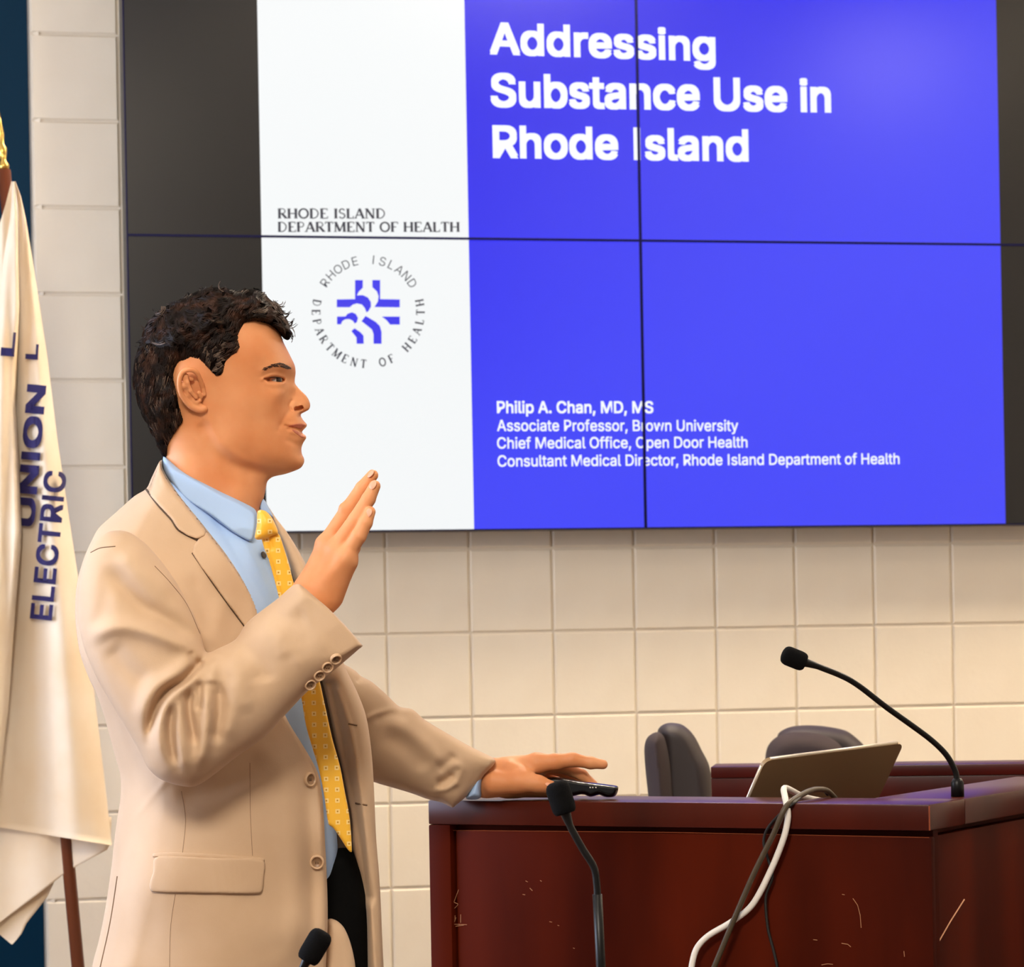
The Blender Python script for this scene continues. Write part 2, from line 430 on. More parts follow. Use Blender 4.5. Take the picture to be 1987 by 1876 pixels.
def cones_mesh(prims, vox=0.0014, k=0.006, pad=0.012):
    """smooth union of tapered limbs, each (p0, r0, p1, r1); negative k entries carve"""
    P0 = np.array([p[0] for p in prims]); P1 = np.array([p[2] for p in prims]); rr = max(max(p[1], p[3]) for p in prims)
    lo = np.minimum(P0, P1).min(0) - rr - pad; hi = np.maximum(P0, P1).max(0) + rr + pad
    n = np.ceil((hi - lo) / vox).astype(int) + 1
    Fv = np.full(n, 1.0, np.float32)
    ax = [lo[i] + np.arange(n[i]) * vox for i in range(3)]
    for p0, r0, p1, r1, *kk in prims:
        kq = kk[0] if kk else k
        p0 = np.asarray(p0); p1 = np.asarray(p1); m = max(r0, r1) + 0.02
        sl = []; loc = []
        for i in range(3):
            i0 = max(0, int((min(p0[i], p1[i]) - m - lo[i]) / vox)); i1 = min(n[i], int((max(p0[i], p1[i]) + m - lo[i]) / vox) + 2)
            sl.append(slice(i0, i1)); loc.append(ax[i][i0:i1])
        X, Y, Z = np.meshgrid(*loc, indexing='ij', sparse=True)
        d = p1 - p0; L = d @ d + 1e-12
        t = np.clip(((X - p0[0]) * d[0] + (Y - p0[1]) * d[1] + (Z - p0[2]) * d[2]) / L, 0, 1)
        D = np.sqrt((X - p0[0] - t*d[0])**2 + (Y - p0[1] - t*d[1])**2 + (Z - p0[2] - t*d[2])**2) - (r0 + (r1 - r0) * t)
        Aa = Fv[tuple(sl)]
        h = np.maximum(kq - np.abs(Aa - D), 0) / kq
        Fv[tuple(sl)] = np.minimum(Aa, D) - h * h * kq * 0.25
    v, q = surface_nets(Fv)
    return v * vox + lo, q
def join(*parts):
    V = []; Q = []; n = 0
    for v, q in parts: V.append(v); Q.append(q + n); n += len(v)
    return np.concatenate(V), np.concatenate(Q)

# ------------------------------------------------------------------ the setting: wall frame
TH = math.atan(3.85e-5 * F)
E1 = np.array([math.cos(TH), math.sin(TH), 0]); NW = np.array([math.sin(TH), -math.cos(TH), 0]); EZ = np.array([0, 0, 1.0])
WP = P(CX, HY, 6.76)
def on_plane(px, py, off):
    """pixel to (s along the wall, z) on the plane off metres before the wall"""
    r = ray(px, py); o = WP + NW * off; t = np.dot(o - CAM, NW) / (r @ NW); p = CAM + r * np.asarray(t)[..., None]
    return (p - WP) @ E1, p[..., 2]
def wpt(s, z, off): return np.array([WP[0], WP[1], 0]) + E1 * s + NW * off + EZ * z

# ------------------------------------------------------------------ room shell
def quad_box(name, m, x0, x1, y0, y1, z0, z1, kind='structure'):
    b = MB(); b.frame_box((0, 0, 0), (1, 0, 0), (0, 1, 0), (0, 0, 1), x0, x1, y0, y1, z0, z1)
    return tag(b.build(name, m), kind=kind)
CEIL = 3.25
quad_box('floor', 'carpet', -3.6, 4.6, -2.6, 9.0, -0.1, 0.0)
quad_box('ceiling', 'ceiling_white', -3.6, 4.6, -2.6, 9.0, CEIL, CEIL + 0.1)
quad_box('wall_right', 'plain_wall', 4.0, 4.1, -2.6, 8.0, 0.0, CEIL)
quad_box('wall_rear', 'plain_wall', -3.0, 4.0, -2.6, -2.5, 0.0, CEIL)
w2 = empty('rear_fill_window', (-.4, -2.5, 1.0)); w2['kind'] = 'structure'  # invented window, put in as a soft frontal fill
b = MB(); b.frame_box((0, 0, 0), (1, 0, 0), (0, 1, 0), (0, 0, 1), -2.6, 1.8, -2.498, -2.485, 1.0, 2.6); b.build('pane', 'rear_fill_light', w2)
b = MB()
for x_ in (-2.6, -1.13, .33, 1.8): b.frame_box((0, 0, 0), (1, 0, 0), (0, 1, 0), (0, 0, 1), x_ - .03, x_ + .03, -2.4998, -2.45, .97, 2.63)
for z_ in (1.0, 2.6): b.frame_box((0, 0, 0), (1, 0, 0), (0, 1, 0), (0, 0, 1), -2.63, 1.83, -2.4998, -2.455, z_ - .03, z_ + .03)
b.build('window_frame', 'trim_grey', w2)
# left wall with the window opening (y 3.2..6.0, z 1.0..2.6)
b = MB(); X3 = ((0, 0, 0), (1, 0, 0), (0, 1, 0), (0, 0, 1))
WY0, WY1, WZ0, WZ1 = 2.6, 5.0, 0.95, 2.55
b.frame_box(*X3, -3.1, -3.0, -2.6, WY0, 0, CEIL); b.frame_box(*X3, -3.1, -3.0, WY1, 6.6, 0, CEIL)
b.frame_box(*X3, -3.1, -3.0, WY0, WY1, 0, WZ0); b.frame_box(*X3, -3.1, -3.0, WY0, WY1, WZ1, CEIL)
tag(b.build('wall_left', 'plain_wall'), kind='structure')
wn = empty('window_1', (-3.05, (WY0 + WY1) / 2, WZ0)); wn['kind'] = 'structure'
b = MB(); b.frame_box(*X3, -3.07, -3.06, WY0, WY1, WZ0, WZ1); b.build('pane', 'window_light', wn)
b = MB()
for y in (WY0 + .02, (WY0 + WY1) / 2, WY1 - .02): b.frame_box(*X3, -3.08, -3.0, y - .025, y + .025, WZ0, WZ1)
for z in (WZ0 + .02, WZ1 - .02): b.frame_box(*X3, -3.08, -3.0, WY0, WY1, z - .025, z + .025)
b.build('window_frame', 'trim_grey', wn)

# back wall of painted scored blocks; a doorway with a teal door at its left end
S_L, BW, BH = -1.109, 0.2018, 0.2
b = MB(); G = (np.array([WP[0], WP[1], 0]), E1, NW, EZ)
b.frame_box(*G, S_L, 4.2, -0.2, -0.004, 0, CEIL)
wall = tag(b.build('wall_back', 'mortar_paint'), kind='structure')
def block_mesh(w, h, d=0.018, ch=0.0035, left_r=0.0):
    x0, x1, z0, z1 = 0.0022, w - 0.0022, 0.0022, h - 0.0022
    fr = [(x0 + ch, d, z0 + ch), (x1 - ch, d, z0 + ch), (x1 - ch, d, z1 - ch), (x0 + ch, d, z1 - ch)]
    md = [(x0, d - ch, z0), (x1, d - ch, z0), (x1, d - ch, z1), (x0, d - ch, z1)]
    bk = [(x0, 0, z0), (x1, 0, z0), (x1, 0, z1), (x0, 0, z1)]
    v = [np.array(q) for q in fr + md + bk]
    f = [(0, 1, 2, 3)] + [(i, 4 + i, 4 + (i + 1) % 4, (i + 1) % 4) for i in range(4)] + [(4 + i, 8 + i, 8 + (i + 1) % 4, 4 + (i + 1) % 4) for i in range(4)]
    me = bpy.data.meshes.new('block'); me.from_pydata([tuple(E1 * a[0] + NW * (a[1] - .016) + EZ * a[2]) for a in v], [], [tuple(g) for g in f])
    me.materials.append(MATS['wall_paint']); me.update(); return me
bme = block_mesh(BW, BH)
for ci in range(0, 17):
    s0 = 0.3031 + (ci - 7) * BW
    for ri in range(-1, 16):
        z0 = 0.1 + ri * BH
        if 0 < ci < 13 and 1.75 < z0 < 2.65: continue        # behind the displays
        if z0 < 0 or z0 + BH > CEIL: continue
        o = bpy.data.objects.new('block', bme); C.objects.link(o); o.location = wpt(s0, z0, random.uniform(-.0006, .0006)); o.parent = wall
# bullnose end and the doorway return
b = MB()
prof = [(S_L - 0.0 + 0.02 - 0.02 * math.sin(q), -0.02 + 0.02 * math.cos(q)) for q in np.linspace(0, math.pi / 2, 6)]
v = [wpt(s_, z_, n_ + .001) for z_ in (0, CEIL) for s_, n_ in prof + [(S_L, -.2), (S_L + .03, -.2)]]; k = len(prof) + 2
b.add(v, [(i, i + 1, k + i + 1, k + i) for i in range(k - 1)])
auto_smooth(tag(b.build('trim_1', 'wall_paint'), kind='structure'))
dr = empty('door_1', tuple(wpt(S_L - .5, 0, -.12))); dr['kind'] = 'structure'
b = MB(); b.frame_box(*G, S_L - 1.6, S_L - 0.001, -.16, -.12, 0, CEIL); b.build('door_leaf', 'teal_paint', dr)
b = MB(); b.frame_box(*G, S_L - .95, S_L - .93, -.12, -.10, 0.9, 1.15); b.build('door_handle', 'trim_grey', dr)

# ceiling luminaires
def lamp(x, y, wx, wy, label, m='lamp_diffuser'):
    r = empty('ceiling_light', (x, y, CEIL), label, 'ceiling light', 'ceiling luminaires')
    b = MB()
    for sx in (-1, 1):
        b.frame_box(*X3, x + sx * wx / 2 - .02, x + sx * wx / 2 + .02, y - wy / 2 - .02, y + wy / 2 + .02, CEIL - .03, CEIL - .002)
        b.frame_box(*X3, x - wx / 2, x + wx / 2, y + sx * wy / 2 - .02, y + sx * wy / 2 + .02, CEIL - .03, CEIL - .002)
    b.build('frame', 'trim_grey', r)
    b = MB(); b.frame_box(*X3, x - wx / 2, x + wx / 2, y - wy / 2, y + wy / 2, CEIL - .018, CEIL - .006); b.build('diffuser', m, r)
for x, y, wx, wy, lb in LAMPS:
    if y > 6 and x < -1: continue
    lamp(x, y, wx, wy, lb, 'washer_diffuser' if y > 6 else 'bright_diffuser' if y > 4 and x > 2 else 'dim_diffuser' if y > 4 else 'lamp_diffuser')

# ------------------------------------------------------------------ video wall
OFF = 0.13
SCR_ = (np.dot(WP - CAM, -NW) - OFF) / (np.dot(WP - CAM, -NW) - .09); S_C = np.dot(CAM - WP, E1)
rs = lambda v: S_C + (v - S_C) * SCR_
PW, PH = 1.2135 * SCR_, 0.684 * SCR_
S0, Z0 = rs(-0.903), CAMH + (1.541 - CAMH) * SCR_
SL0, SL1, SL2 = rs(-0.5932), rs(-0.1052), rs(1.2185)
def mat_slide():
    m = bpy.data.materials.new('slide'); m.use_nodes = True; MATS['slide'] = m
    nt = m.node_tree; b = nt.nodes['Principled BSDF']
    b.inputs['Base Color'].default_value = (0.008, 0.008, 0.008, 1); b.inputs['Roughness'].default_value = 0.24; b.inputs['Specular IOR Level'].default_value = 0.5
    uv = nt.nodes.new('ShaderNodeUVMap'); uv.uv_map = 'uv'
    sx = nt.nodes.new('ShaderNodeSeparateXYZ'); nt.links.new(uv.outputs[0], sx.inputs[0])
    def gt(th):
        n = nt.nodes.new('ShaderNodeMath'); n.operation = 'GREATER_THAN'; nt.links.new(sx.outputs[0], n.inputs[0]); n.inputs[1].default_value = th; return n.outputs[0]
    # even blue field, screen glare painted in: deep upper left to lighter lower right
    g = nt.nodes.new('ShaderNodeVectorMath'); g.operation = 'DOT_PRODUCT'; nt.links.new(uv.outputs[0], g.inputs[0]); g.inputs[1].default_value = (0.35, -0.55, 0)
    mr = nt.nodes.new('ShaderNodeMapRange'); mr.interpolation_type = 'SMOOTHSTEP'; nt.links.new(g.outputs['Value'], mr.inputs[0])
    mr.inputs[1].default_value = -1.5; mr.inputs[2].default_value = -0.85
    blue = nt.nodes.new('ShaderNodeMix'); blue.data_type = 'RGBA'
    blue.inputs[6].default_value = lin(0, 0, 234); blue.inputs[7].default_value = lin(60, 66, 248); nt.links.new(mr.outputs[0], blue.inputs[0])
    col = (0.0, 0.0, 0.0, 1)
    prev = None
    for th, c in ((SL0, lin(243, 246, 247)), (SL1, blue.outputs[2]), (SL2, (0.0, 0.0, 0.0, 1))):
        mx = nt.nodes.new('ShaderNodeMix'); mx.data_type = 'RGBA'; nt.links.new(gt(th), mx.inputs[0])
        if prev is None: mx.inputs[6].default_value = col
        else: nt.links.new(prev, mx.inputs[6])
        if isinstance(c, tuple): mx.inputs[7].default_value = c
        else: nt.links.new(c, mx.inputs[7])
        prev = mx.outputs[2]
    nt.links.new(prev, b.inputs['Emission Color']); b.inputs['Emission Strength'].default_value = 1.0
mat_slide()
emis('slide_white', lin(246, 250, 250), 1.0); emis('slide_ink', lin(12, 26, 52), 1.0); emis('slide_blue', lin(0, 0, 232), 1.0)
PANEL = {}
names = {(0, 0): 'lower left display of the video wall, behind the speaker\'s head, showing the round emblem',
         (1, 0): 'lower right display of the video wall, blue with the small white lines of text',
         (0, 1): 'upper left display of the video wall, white and blue with most of the title',
         (1, 1): 'upper right display of the video wall, blue with a soft lamp reflection'}
for (i, j), lb in names.items():
    s0, z0 = S0 + i * PW, Z0 + j * PH
    r = empty('display_panel', tuple(wpt(s0 + PW / 2, z0, OFF - .04)), lb, 'display', 'video wall displays'); PANEL[i, j] = r
    b = MB(); b.frame_box(*G, s0 + .001, s0 + PW - .001, .012, OFF - .002, z0 + .001, z0 + PH - .001); b.build('housing', 'panel_shell', r)
    w_ = 0.0034; b = MB()
    b.frame_box(*G, s0, s0 + w_, OFF - .03, OFF + .0016, z0, z0 + PH); b.frame_box(*G, s0 + PW - w_, s0 + PW, OFF - .03, OFF + .0016, z0, z0 + PH)
    b.frame_box(*G, s0 + w_, s0 + PW - w_, OFF - .03, OFF + .0016, z0, z0 + w_ * .8); b.frame_box(*G, s0 + w_, s0 + PW - w_, OFF - .03, OFF + .0016, z0 + PH - w_ * .8, z0 + PH)
    b.build('bezel', 'bezel', r)
    q = [(s0 + .002, z0 + .002), (s0 + PW - .002, z0 + .002), (s0 + PW - .002, z0 + PH - .002), (s0 + .002, z0 + PH - .002)]
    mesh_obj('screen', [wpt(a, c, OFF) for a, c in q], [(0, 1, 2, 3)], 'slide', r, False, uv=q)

import os
FONT = None
try:
    fp = os.path.join(bpy.utils.system_resource('DATAFILES', path='fonts'), 'Inter.woff2')      # Blender's own interface font
    if os.path.exists(fp): FONT = bpy.data.fonts.load(fp)
except Exception: FONT = None
def text_shape(txt, bold=0.0, spacing=1.0, extr=0.0):
    cu = bpy.data.curves.new('text', 'FONT'); cu.body = txt.replace('I', '|') if FONT else txt; cu.size = 1.0; cu.offset = bold; cu.space_character = spacing; cu.resolution_u = 4; cu.fill_mode = 'NONE'
    cu.extrude = extr
    if FONT: cu.font = FONT
    o = bpy.data.objects.new('text', cu); C.objects.link(o)
    me = bpy.data.meshes.new_from_object(o.evaluated_get(bpy.context.evaluated_depsgraph_get()))
    C.objects.unlink(o); bpy.data.objects.remove(o)
    v = np.zeros(len(me.vertices) * 3); me.vertices.foreach_get('co', v); v = v.reshape(-1, 3)
    nb = {}
    for e in me.edges:
        i, j = e.vertices; nb.setdefault(i, []).append(j); nb.setdefault(j, []).append(i)
    bpy.data.meshes.remove(me)
    loops = []; seen = set()
    for st in nb:
        if st in seen: continue
        lp = [st]; seen.add(st); cur = nb[st][0]
        while cur not in seen:
            lp.append(cur); seen.add(cur); nx = [k for k in nb[cur] if k not in seen]
            if not nx: break
            cur = nx[0]
        if len(lp) > 2: loops.append(lp)
    # the walking direction is lost, so holes are loops lying wholly inside one other loop
    def inside(q, lp):
        c = False; n = len(lp)
        for i in range(n):
            (x0, y0), (x1, y1) = v[lp[i]][:2], v[lp[(i + 1) % n]][:2]
            if (y0 > q[1]) != (y1 > q[1]) and q[0] < (x1 - x0) * (q[1] - y0) / (y1 - y0) + x0: c = not c
        return c
    bar = [max(v[l][:, 1]) > 1.08 * CAPH and min(v[l][:, 1]) < -.1 * CAPH and v[l][:, 0].max() - v[l][:, 0].min() < .3 * CAPH for l in (np.array(q) for q in loops)]
    par = []
    for a, la in enumerate(loops):
        ps = [b_ for b_, lb in enumerate(loops) if b_ != a and all(inside(v[k], lb) for k in la[::max(1, len(la) // 12)])]
        par.append(ps[0] if ps else None)
    V2 = []; F2 = []
    for a, la in enumerate(loops):
        if par[a] is not None: continue
        grp = [la] + [loops[c_] for c_ in range(len(loops)) if par[c_] == a]
        tris = tessellate_polygon([[Vector(v[k]) for k in l] for l in grp]); flat = [k for l in grp for k in l]; n0 = len(V2)
        pts = v[flat].copy()
        if BAR_I and bar[a]:      # an upright bar stands in for the plain capital I
            y0, y1 = pts[:, 1].min(), pts[:, 1].max(); xm = pts[:, 0].mean(); pts[:, 1] = (pts[:, 1] - y0) / (y1 - y0) * CAPH; pts[:, 0] = xm + (pts[:, 0] - xm) * 1.25
        V2 += list(pts); F2 += [[n0 + i for i in t] for t in tris]
    return np.array(V2), F2
BAR_I = False; CAPH = .727
def words(name, p, f, x, gap, m, panel):
    iv = sorted((min(x[i] for i in g), max(x[i] for i in g), k) for k, g in enumerate(f))
    groups = [[]]; end = iv[0][1]
    for a, c, k in iv:
        if a - end > gap: groups.append([])
        groups[-1].append(k); end = max(end, c)
    for gr in groups:
        used = sorted({i for k in gr for i in f[k]}); mp = {u: n for n, u in enumerate(used)}
        mesh_obj(name, p[used], [[mp[i] for i in f[k]] for k in gr], m, panel, False)
def cap_height(): return float(text_shape('H')[0][:, 1].max())
def slide_text(txt, x0, y0, x1, y1, cap, m, panel, bold=0.0, name='slide_text', shape=None):
    """fit a line of text between two baseline pixels, cap = capital height in pixels"""
    v, f = shape or text_shape(txt)
    (sa, sb), (za, zb) = on_plane(np.array([x0, x1], float), np.array([y0, y1], float), OFF)
    vs = v[:, 0] - v[:, 0].min(); wd = vs.max(); capz = cap * 6.67 / F
    capu = shape_cap if shape else CAPH
    s_ = sa + vs / wd * (sb - sa); z_ = za + (zb - za) * vs / wd + v[:, 1] / capu * capz
    if bold:      # heavier strokes: the same letters laid over themselves, shifted a little
        n_ = len(v); sh_ = [(a * bold * capz, c * bold * capz) for a in (-1, 0, 1) for c in (-1, 1)]
        s_, z_ = np.concatenate([s_ + a for a, c in sh_]), np.concatenate([z_ + c for a, c in sh_]); vs = np.tile(vs, len(sh_))
        f = [[i + k * n_ for i in g] for k in range(len(sh_)) for g in f]
    p = np.array([WP[0], WP[1], 0]) + np.outer(s_, E1) + NW * (OFF + .0008) + np.outer(z_, EZ)
    return words(name, p, f, vs / wd * abs(x1 - x0), cap * .22, m, panel)
shape_cap = 1.0; CAPH = cap_height(); BAR_I = True
slide_text('Addressing', 953, 103, 1386, 117, 57, 'slide_white', PANEL[0, 1], 0.048)
slide_text('Substance Use in', 955, 205, 1610, 216, 60, 'slide_white', PANEL[0, 1], 0.048)
slide_text('Rhode Island', 959, 304, 1450, 311, 58, 'slide_white', PANEL[0, 1], 0.048)
slide_text('Philip A. Chan, MD, MS', 965, 801, 1267, 801, 22, 'slide_white', PANEL[0, 0], 0.035)
slide_text('Associate Professor, Brown University', 965, 836, 1432, 836, 21, 'slide_white', PANEL[0, 0], 0.02)
slide_text('Chief Medical Office, Open Door Health', 965, 870, 1450, 868, 21, 'slide_white', PANEL[0, 0], 0.02)
slide_text('Consultant Medical Director, Rhode Island Department of Health', 966, 905, 1745, 900, 21, 'slide_white', PANEL[1, 0], 0.02)
# serif capitals drawn from thick and thin strokes
def arc(cx, cy, rx, ry, a0, a1, n=9): return [(cx + rx * math.cos(math.radians(t)), cy + ry * math.sin(math.radians(t))) for t in np.linspace(a0, a1, n)]
TK, TN = .20, .10
GL = {'R': (.72, [([(.15, 0), (.15, 1)], TK), ([(.15, .97), (.38, .97)] + arc(.38, .74, .2, .23, 90, -90) + [(.15, .51)], .09), ([(.34, .5), (.66, .03)], TK)], [(.15, 0), (.15, 1), (.66, 0)]),
      'H': (.84, [([(.16, 0), (.16, 1)], TK), ([(.68, 0), (.68, 1)], TK), ([(.16, .5), (.68, .5)], TN)], [(.16, 0), (.16, 1), (.68, 0), (.68, 1)]),
      'O': (.86, [(arc(.43, .5, .34, .46, 0, 360, 20), .16)], []),
      'D': (.8, [([(.16, 0), (.16, 1)], TK), ([(.16, .97), (.3, .97)] + arc(.3, .5, .38, .47, 90, -90, 12) + [(.16, .03)], .1)], [(.16, 0), (.16, 1)]),
      'E': (.68, [([(.16, 0), (.16, 1)], TK), ([(.16, .97), (.58, .97), (.58, .8)], TN), ([(.16, .5), (.46, .5)], TN), ([(.16, .03), (.6, .03), (.6, .22)], TN)], [(.16, 0), (.16, 1)]),
      'I': (.4, [([(.2, 0), (.2, 1)], TK)], [(.2, 0), (.2, 1)]),
      'S': (.58, [(arc(.28, .74, .19, .22, 20, 270, 10) + arc(.28, .27, .21, .24, 90, -160, 10), .12)], []),
      'L': (.64, [([(.16, 0), (.16, 1)], TK), ([(.16, .03), (.56, .03), (.56, .24)], TN)], [(.16, 0), (.16, 1)]),
      'A': (.8, [([(.08, 0), (.4, 1)], TN), ([(.4, 1), (.7, 0)], TK), ([(.2, .34), (.58, .34)], TN)], [(.08, 0), (.7, 0)]),
      'N': (.84, [([(.14, 0), (.14, 1)], TN), ([(.14, 1), (.68, 0)], TK), ([(.68, 0), (.68, 1)], TN)], [(.14, 0), (.14, 1), (.68, 1)]),
      'P': (.66, [([(.15, 0), (.15, 1)], TK), ([(.15, .97), (.36, .97)] + arc(.36, .73, .2, .24, 90, -90) + [(.15, .49)], .09)], [(.15, 0), (.15, 1)]),
      'T': (.7, [([(.35, 0), (.35, 1)], TK), ([(.06, .8), (.06, .97), (.64, .97), (.64, .8)], TN)], [(.35, 0)]),
      'M': (1.0, [([(.14, 0), (.16, 1)], TN), ([(.16, 1), (.48, .05)], TK), ([(.48, .05), (.8, 1)], TN), ([(.84, 0), (.82, 1)], TK)], [(.14, 0), (.84, 0), (.14, 1), (.84, 1)]),
      'F': (.64, [([(.16, 0), (.16, 1)], TK), ([(.16, .97), (.58, .97), (.58, .8)], TN), ([(.16, .5), (.46, .5)], TN)], [(.16, 0), (.16, 1)]), ' ': (.36, [], [])}
def ribbon(pts, w, V, Fc):
    p = np.array(pts, float); t = np.gradient(p, axis=0); t /= np.linalg.norm(t, axis=1)[:, None] + 1e-9
    n = np.stack([-t[:, 1], t[:, 0]], 1) * w / 2; k = len(V)
    for a in p + n: V.append((a[0], a[1], 0))
    for a in p - n: V.append((a[0], a[1], 0))
    m = len(p); Fc += [[k + i, k + m + i, k + m + i + 1, k + i + 1] for i in range(m - 1)]
def serif_text(txt):
    V = []; Fc = []; x = 0
    for ch in txt:
        w, st, sf = GL[ch]
        for p, t in st: ribbon([(x + a, c) for a, c in p], t, V, Fc)
        for a, c in sf: ribbon([(x + a - .13, c - .03 if c else .03), (x + a + .13, c - .03 if c else .03)], .06, V, Fc)
        x += w
    return np.array(V, float), Fc
slide_text('', 539, 424, 747, 424, 19, 'slide_ink', PANEL[0, 1], shape=serif_text('RHODE ISLAND'))
slide_text('', 539, 450, 892, 450, 19, 'slide_ink', PANEL[0, 1], shape=serif_text('DEPARTMENT OF HEALTH'))
# round emblem: lettering on a circle, and the cross with the three figures
EC = (714.5, 605.0)
def px_on_screen(pp, off=.0008):
    pp = np.asarray(pp, float); s_, z_ = on_plane(pp[:, 0], pp[:, 1], OFF)
    return np.array([WP[0], WP[1], 0]) + np.outer(s_, E1) + NW * (OFF + off) + np.outer(z_, EZ)
def ring_text(txt, a0, a1, rad, cap, inward, serif):
    V = []; Fc = []
    n = len(txt)
    for i, ch in enumerate(txt + ' '):
        if ch == ' ':
            mesh_obj('emblem_lettering', px_on_screen(V), Fc, 'slide_ink', PANEL[0, 0], False); V = []; Fc = []; continue
        v, f = serif_text(ch) if serif else text_shape(ch)
        v = v / (1.0 if serif else CAPH); v[:, 0] -= (v[:, 0].max() + v[:, 0].min()) / 2
        a = math.radians(a0 + (a1 - a0) * i / (n - 1)); k = len(V)
        er = np.array([math.cos(a), -math.sin(a)]); et = np.array([-math.sin(a), -math.cos(a)])   # counter-clockwise tangent, y down
        if inward: r0, right, up = rad, -et, er
        else: r0, right, up = rad + cap, et, -er
        if not inward: pass
        for q in v:
            pos = np.array(EC) + er * r0 + right * q[0] * cap + up * q[1] * cap; V.append(pos)
        Fc += [[k + j for j in g] for g in f]
ring_text('RHODE ISLAND', 146, 33, 93, 17, True, False)
ring_text('DEPARTMENT OF HEALTH', 170, 370, 93, 16.5, False, True)
ec = lambda x, y: (490 + x / 4.516, 380 + y / 4.516)      # measured on the emblem
def circ(cx, cy, r, a0, a1, n=10): return [(cx + r * math.cos(math.radians(t)), cy - r * math.sin(math.radians(t))) for t in np.linspace(a0, a1, n)]
EMB = [[(900, 738), (966, 738), (966, 805), (930, 840), (915, 872), (898, 905), (898, 738)],
       [(1050, 738), (1118, 738), (1118, 905), (1290, 908), (1290, 977), (1068, 974), (1098, 925), (1104, 880), (1090, 838), (1050, 800)],
       [(738, 908), (898, 905), (915, 872), (965, 870), (1010, 890), (1036, 930), (1038, 970), (1015, 1010), (998, 1022), (985, 985), (958, 952), (915, 943), (880, 952), (852, 976), (738, 976)],
       [(740, 1058), (815, 1056), (830, 1035), (870, 1020), (905, 1035), (924, 1070), (915, 1105), (895, 1120), (880, 1095), (850, 1080), (810, 1082), (785, 1100), (775, 1126), (740, 1126)],
       [(1132, 1058), (1290, 1058), (1290, 1128), (1205, 1128), (1175, 1090)],
       [(990, 1052), (1080, 1105), (1115, 1140), (1130, 1190), (1130, 1296), (1060, 1296), (1060, 1210), (1045, 1170), (955, 1098)],
       [(893, 1160), (945, 1195), (972, 1225), (974, 1296), (912, 1296), (910, 1240), (866, 1185)]]
for pl in EMB: mesh_obj('emblem_piece', px_on_screen([ec(*q) for q in pl]), [list(range(len(pl)))], 'slide_blue', PANEL[0, 0], False)

# ------------------------------------------------------------------ lectern desk (mahogany)
LR = P(1803, 1561, 3.85); TOPZ = LR[2]
LL = P(830, 1552, 4.18); d_ = LL - LR; d_[2] = 0; LLEN = np.linalg.norm(d_); EA = d_ / LLEN          # along the front, towards the left end
EB = np.array([-EA[1], EA[0], 0]); EB = EB if EB[1] > 0 else -EB                                     # towards the back
NB = EB.copy()                                    # normal of the front face
SR = ray(1987., 1531.); SD = CAM + SR * ((TOPZ - CAMH) / SR[2]) - LR; SD[2] = 0; EB = SD / np.linalg.norm(SD); EB = EB / (EB @ NB)   # the right side runs back a little off square
LO = np.array([LR[0], LR[1], 0]); LF = (LO, EA, EB, EZ)
LDEP = 0.72
lec = empty('lectern_desk', tuple(LO + EA * LLEN / 2 + EB * LDEP / 2), 'dark red mahogany lectern desk with a framed front panel and scratches', 'lectern')
ZT = TOPZ
def lbox(name, m, *a, ch=.003): b = MB(); b.frame_box(*LF, *a, ch); return auto_smooth(b.build(name, m, lec))
RAIL = 0.036
lbox('top_ledge', 'mahogany_top', 0, LLEN, 0, .135, ZT - RAIL, ZT)
lbox('top_ledge', 'mahogany_top', 0, .135, .1352, LDEP, ZT - RAIL, ZT)
lbox('stile', 'mahogany', LLEN - .036, LLEN, .0, .03, .0, ZT - RAIL - .0003)
lbox('groove_back', 'mahogany', .004, LLEN - .0365, .022, .04, .02, ZT - RAIL - .0006, ch=0)
lbox('front_panel', 'mahogany', .001, LLEN - .040, .008, .0218, .09, ZT - RAIL - .0085)
lbox('bottom_rail', 'mahogany', .0, LLEN - .0365, .0, .03, .0, .085)
lbox('groove_back', 'mahogany', .0242, .04, .0405, LDEP, .93, ZT - RAIL - .0006, ch=0)
lbox('side_panel', 'mahogany', .006, .024, .0302, LDEP, .0, ZT - RAIL - .0085)
lbox('end_panel', 'mahogany', LLEN - .03, LLEN - .006, .0302, LDEP, .0, .97)
lbox('back_panel', 'mahogany', .03, LLEN - .0302, LDEP - .03, LDEP - .005, .0, .88)
lbox('desk_board', 'mahogany', .0405, LLEN - .0305, .041, LDEP - .0305, .90, .925)
def on_lectern(px, py, dep):
    r = ray(px, py); o = LO + NB * dep; t = np.dot(o - CAM, NB) / (r @ NB); return CAM + r * np.asarray(t)[..., None]
# scratches and scuffs, thin slivers of bare wood on the face
scr = [[(874, 1808), (885, 1780)], [(889, 1754), (880, 1750)], [(880, 1752), (890, 1726)], [(882, 1762), (889, 1755)], [(883, 1776), (883, 1786)], [(894, 1774), (894, 1790)],
       [(880, 1793), (906, 1794)], [(884, 1797), (900, 1795)], [(880, 1830), (881, 1850)], [(1020, 1709), (1024, 1711)], [(1028, 1723), (1033, 1728)], [(1014, 1735), (1019, 1736)], [(1048, 1708), (1051, 1710)], [(1066, 1788), (1071, 1789)],
       [(1082, 1795), (1085, 1796)], [(1112, 1839), (1115, 1840)], [(1634, 1735), (1639, 1736)], [(1655, 1743), (1664, 1756), (1669, 1775), (1671, 1800)], [(1633, 1830), (1645, 1832), (1651, 1837)], [(1578, 1823), (1586, 1824)], [(1594, 1872), (1606, 1870), (1616, 1871)], [(1754, 1845), (1755, 1856)]]
for st in scr:
    q = on_lectern(np.array([a for a, _ in st], float), np.array([c for _, c in st], float), .0075)
    b = MB(); b.tube(q, .00042, 4); b.build('scratch', 'scratch', lec)
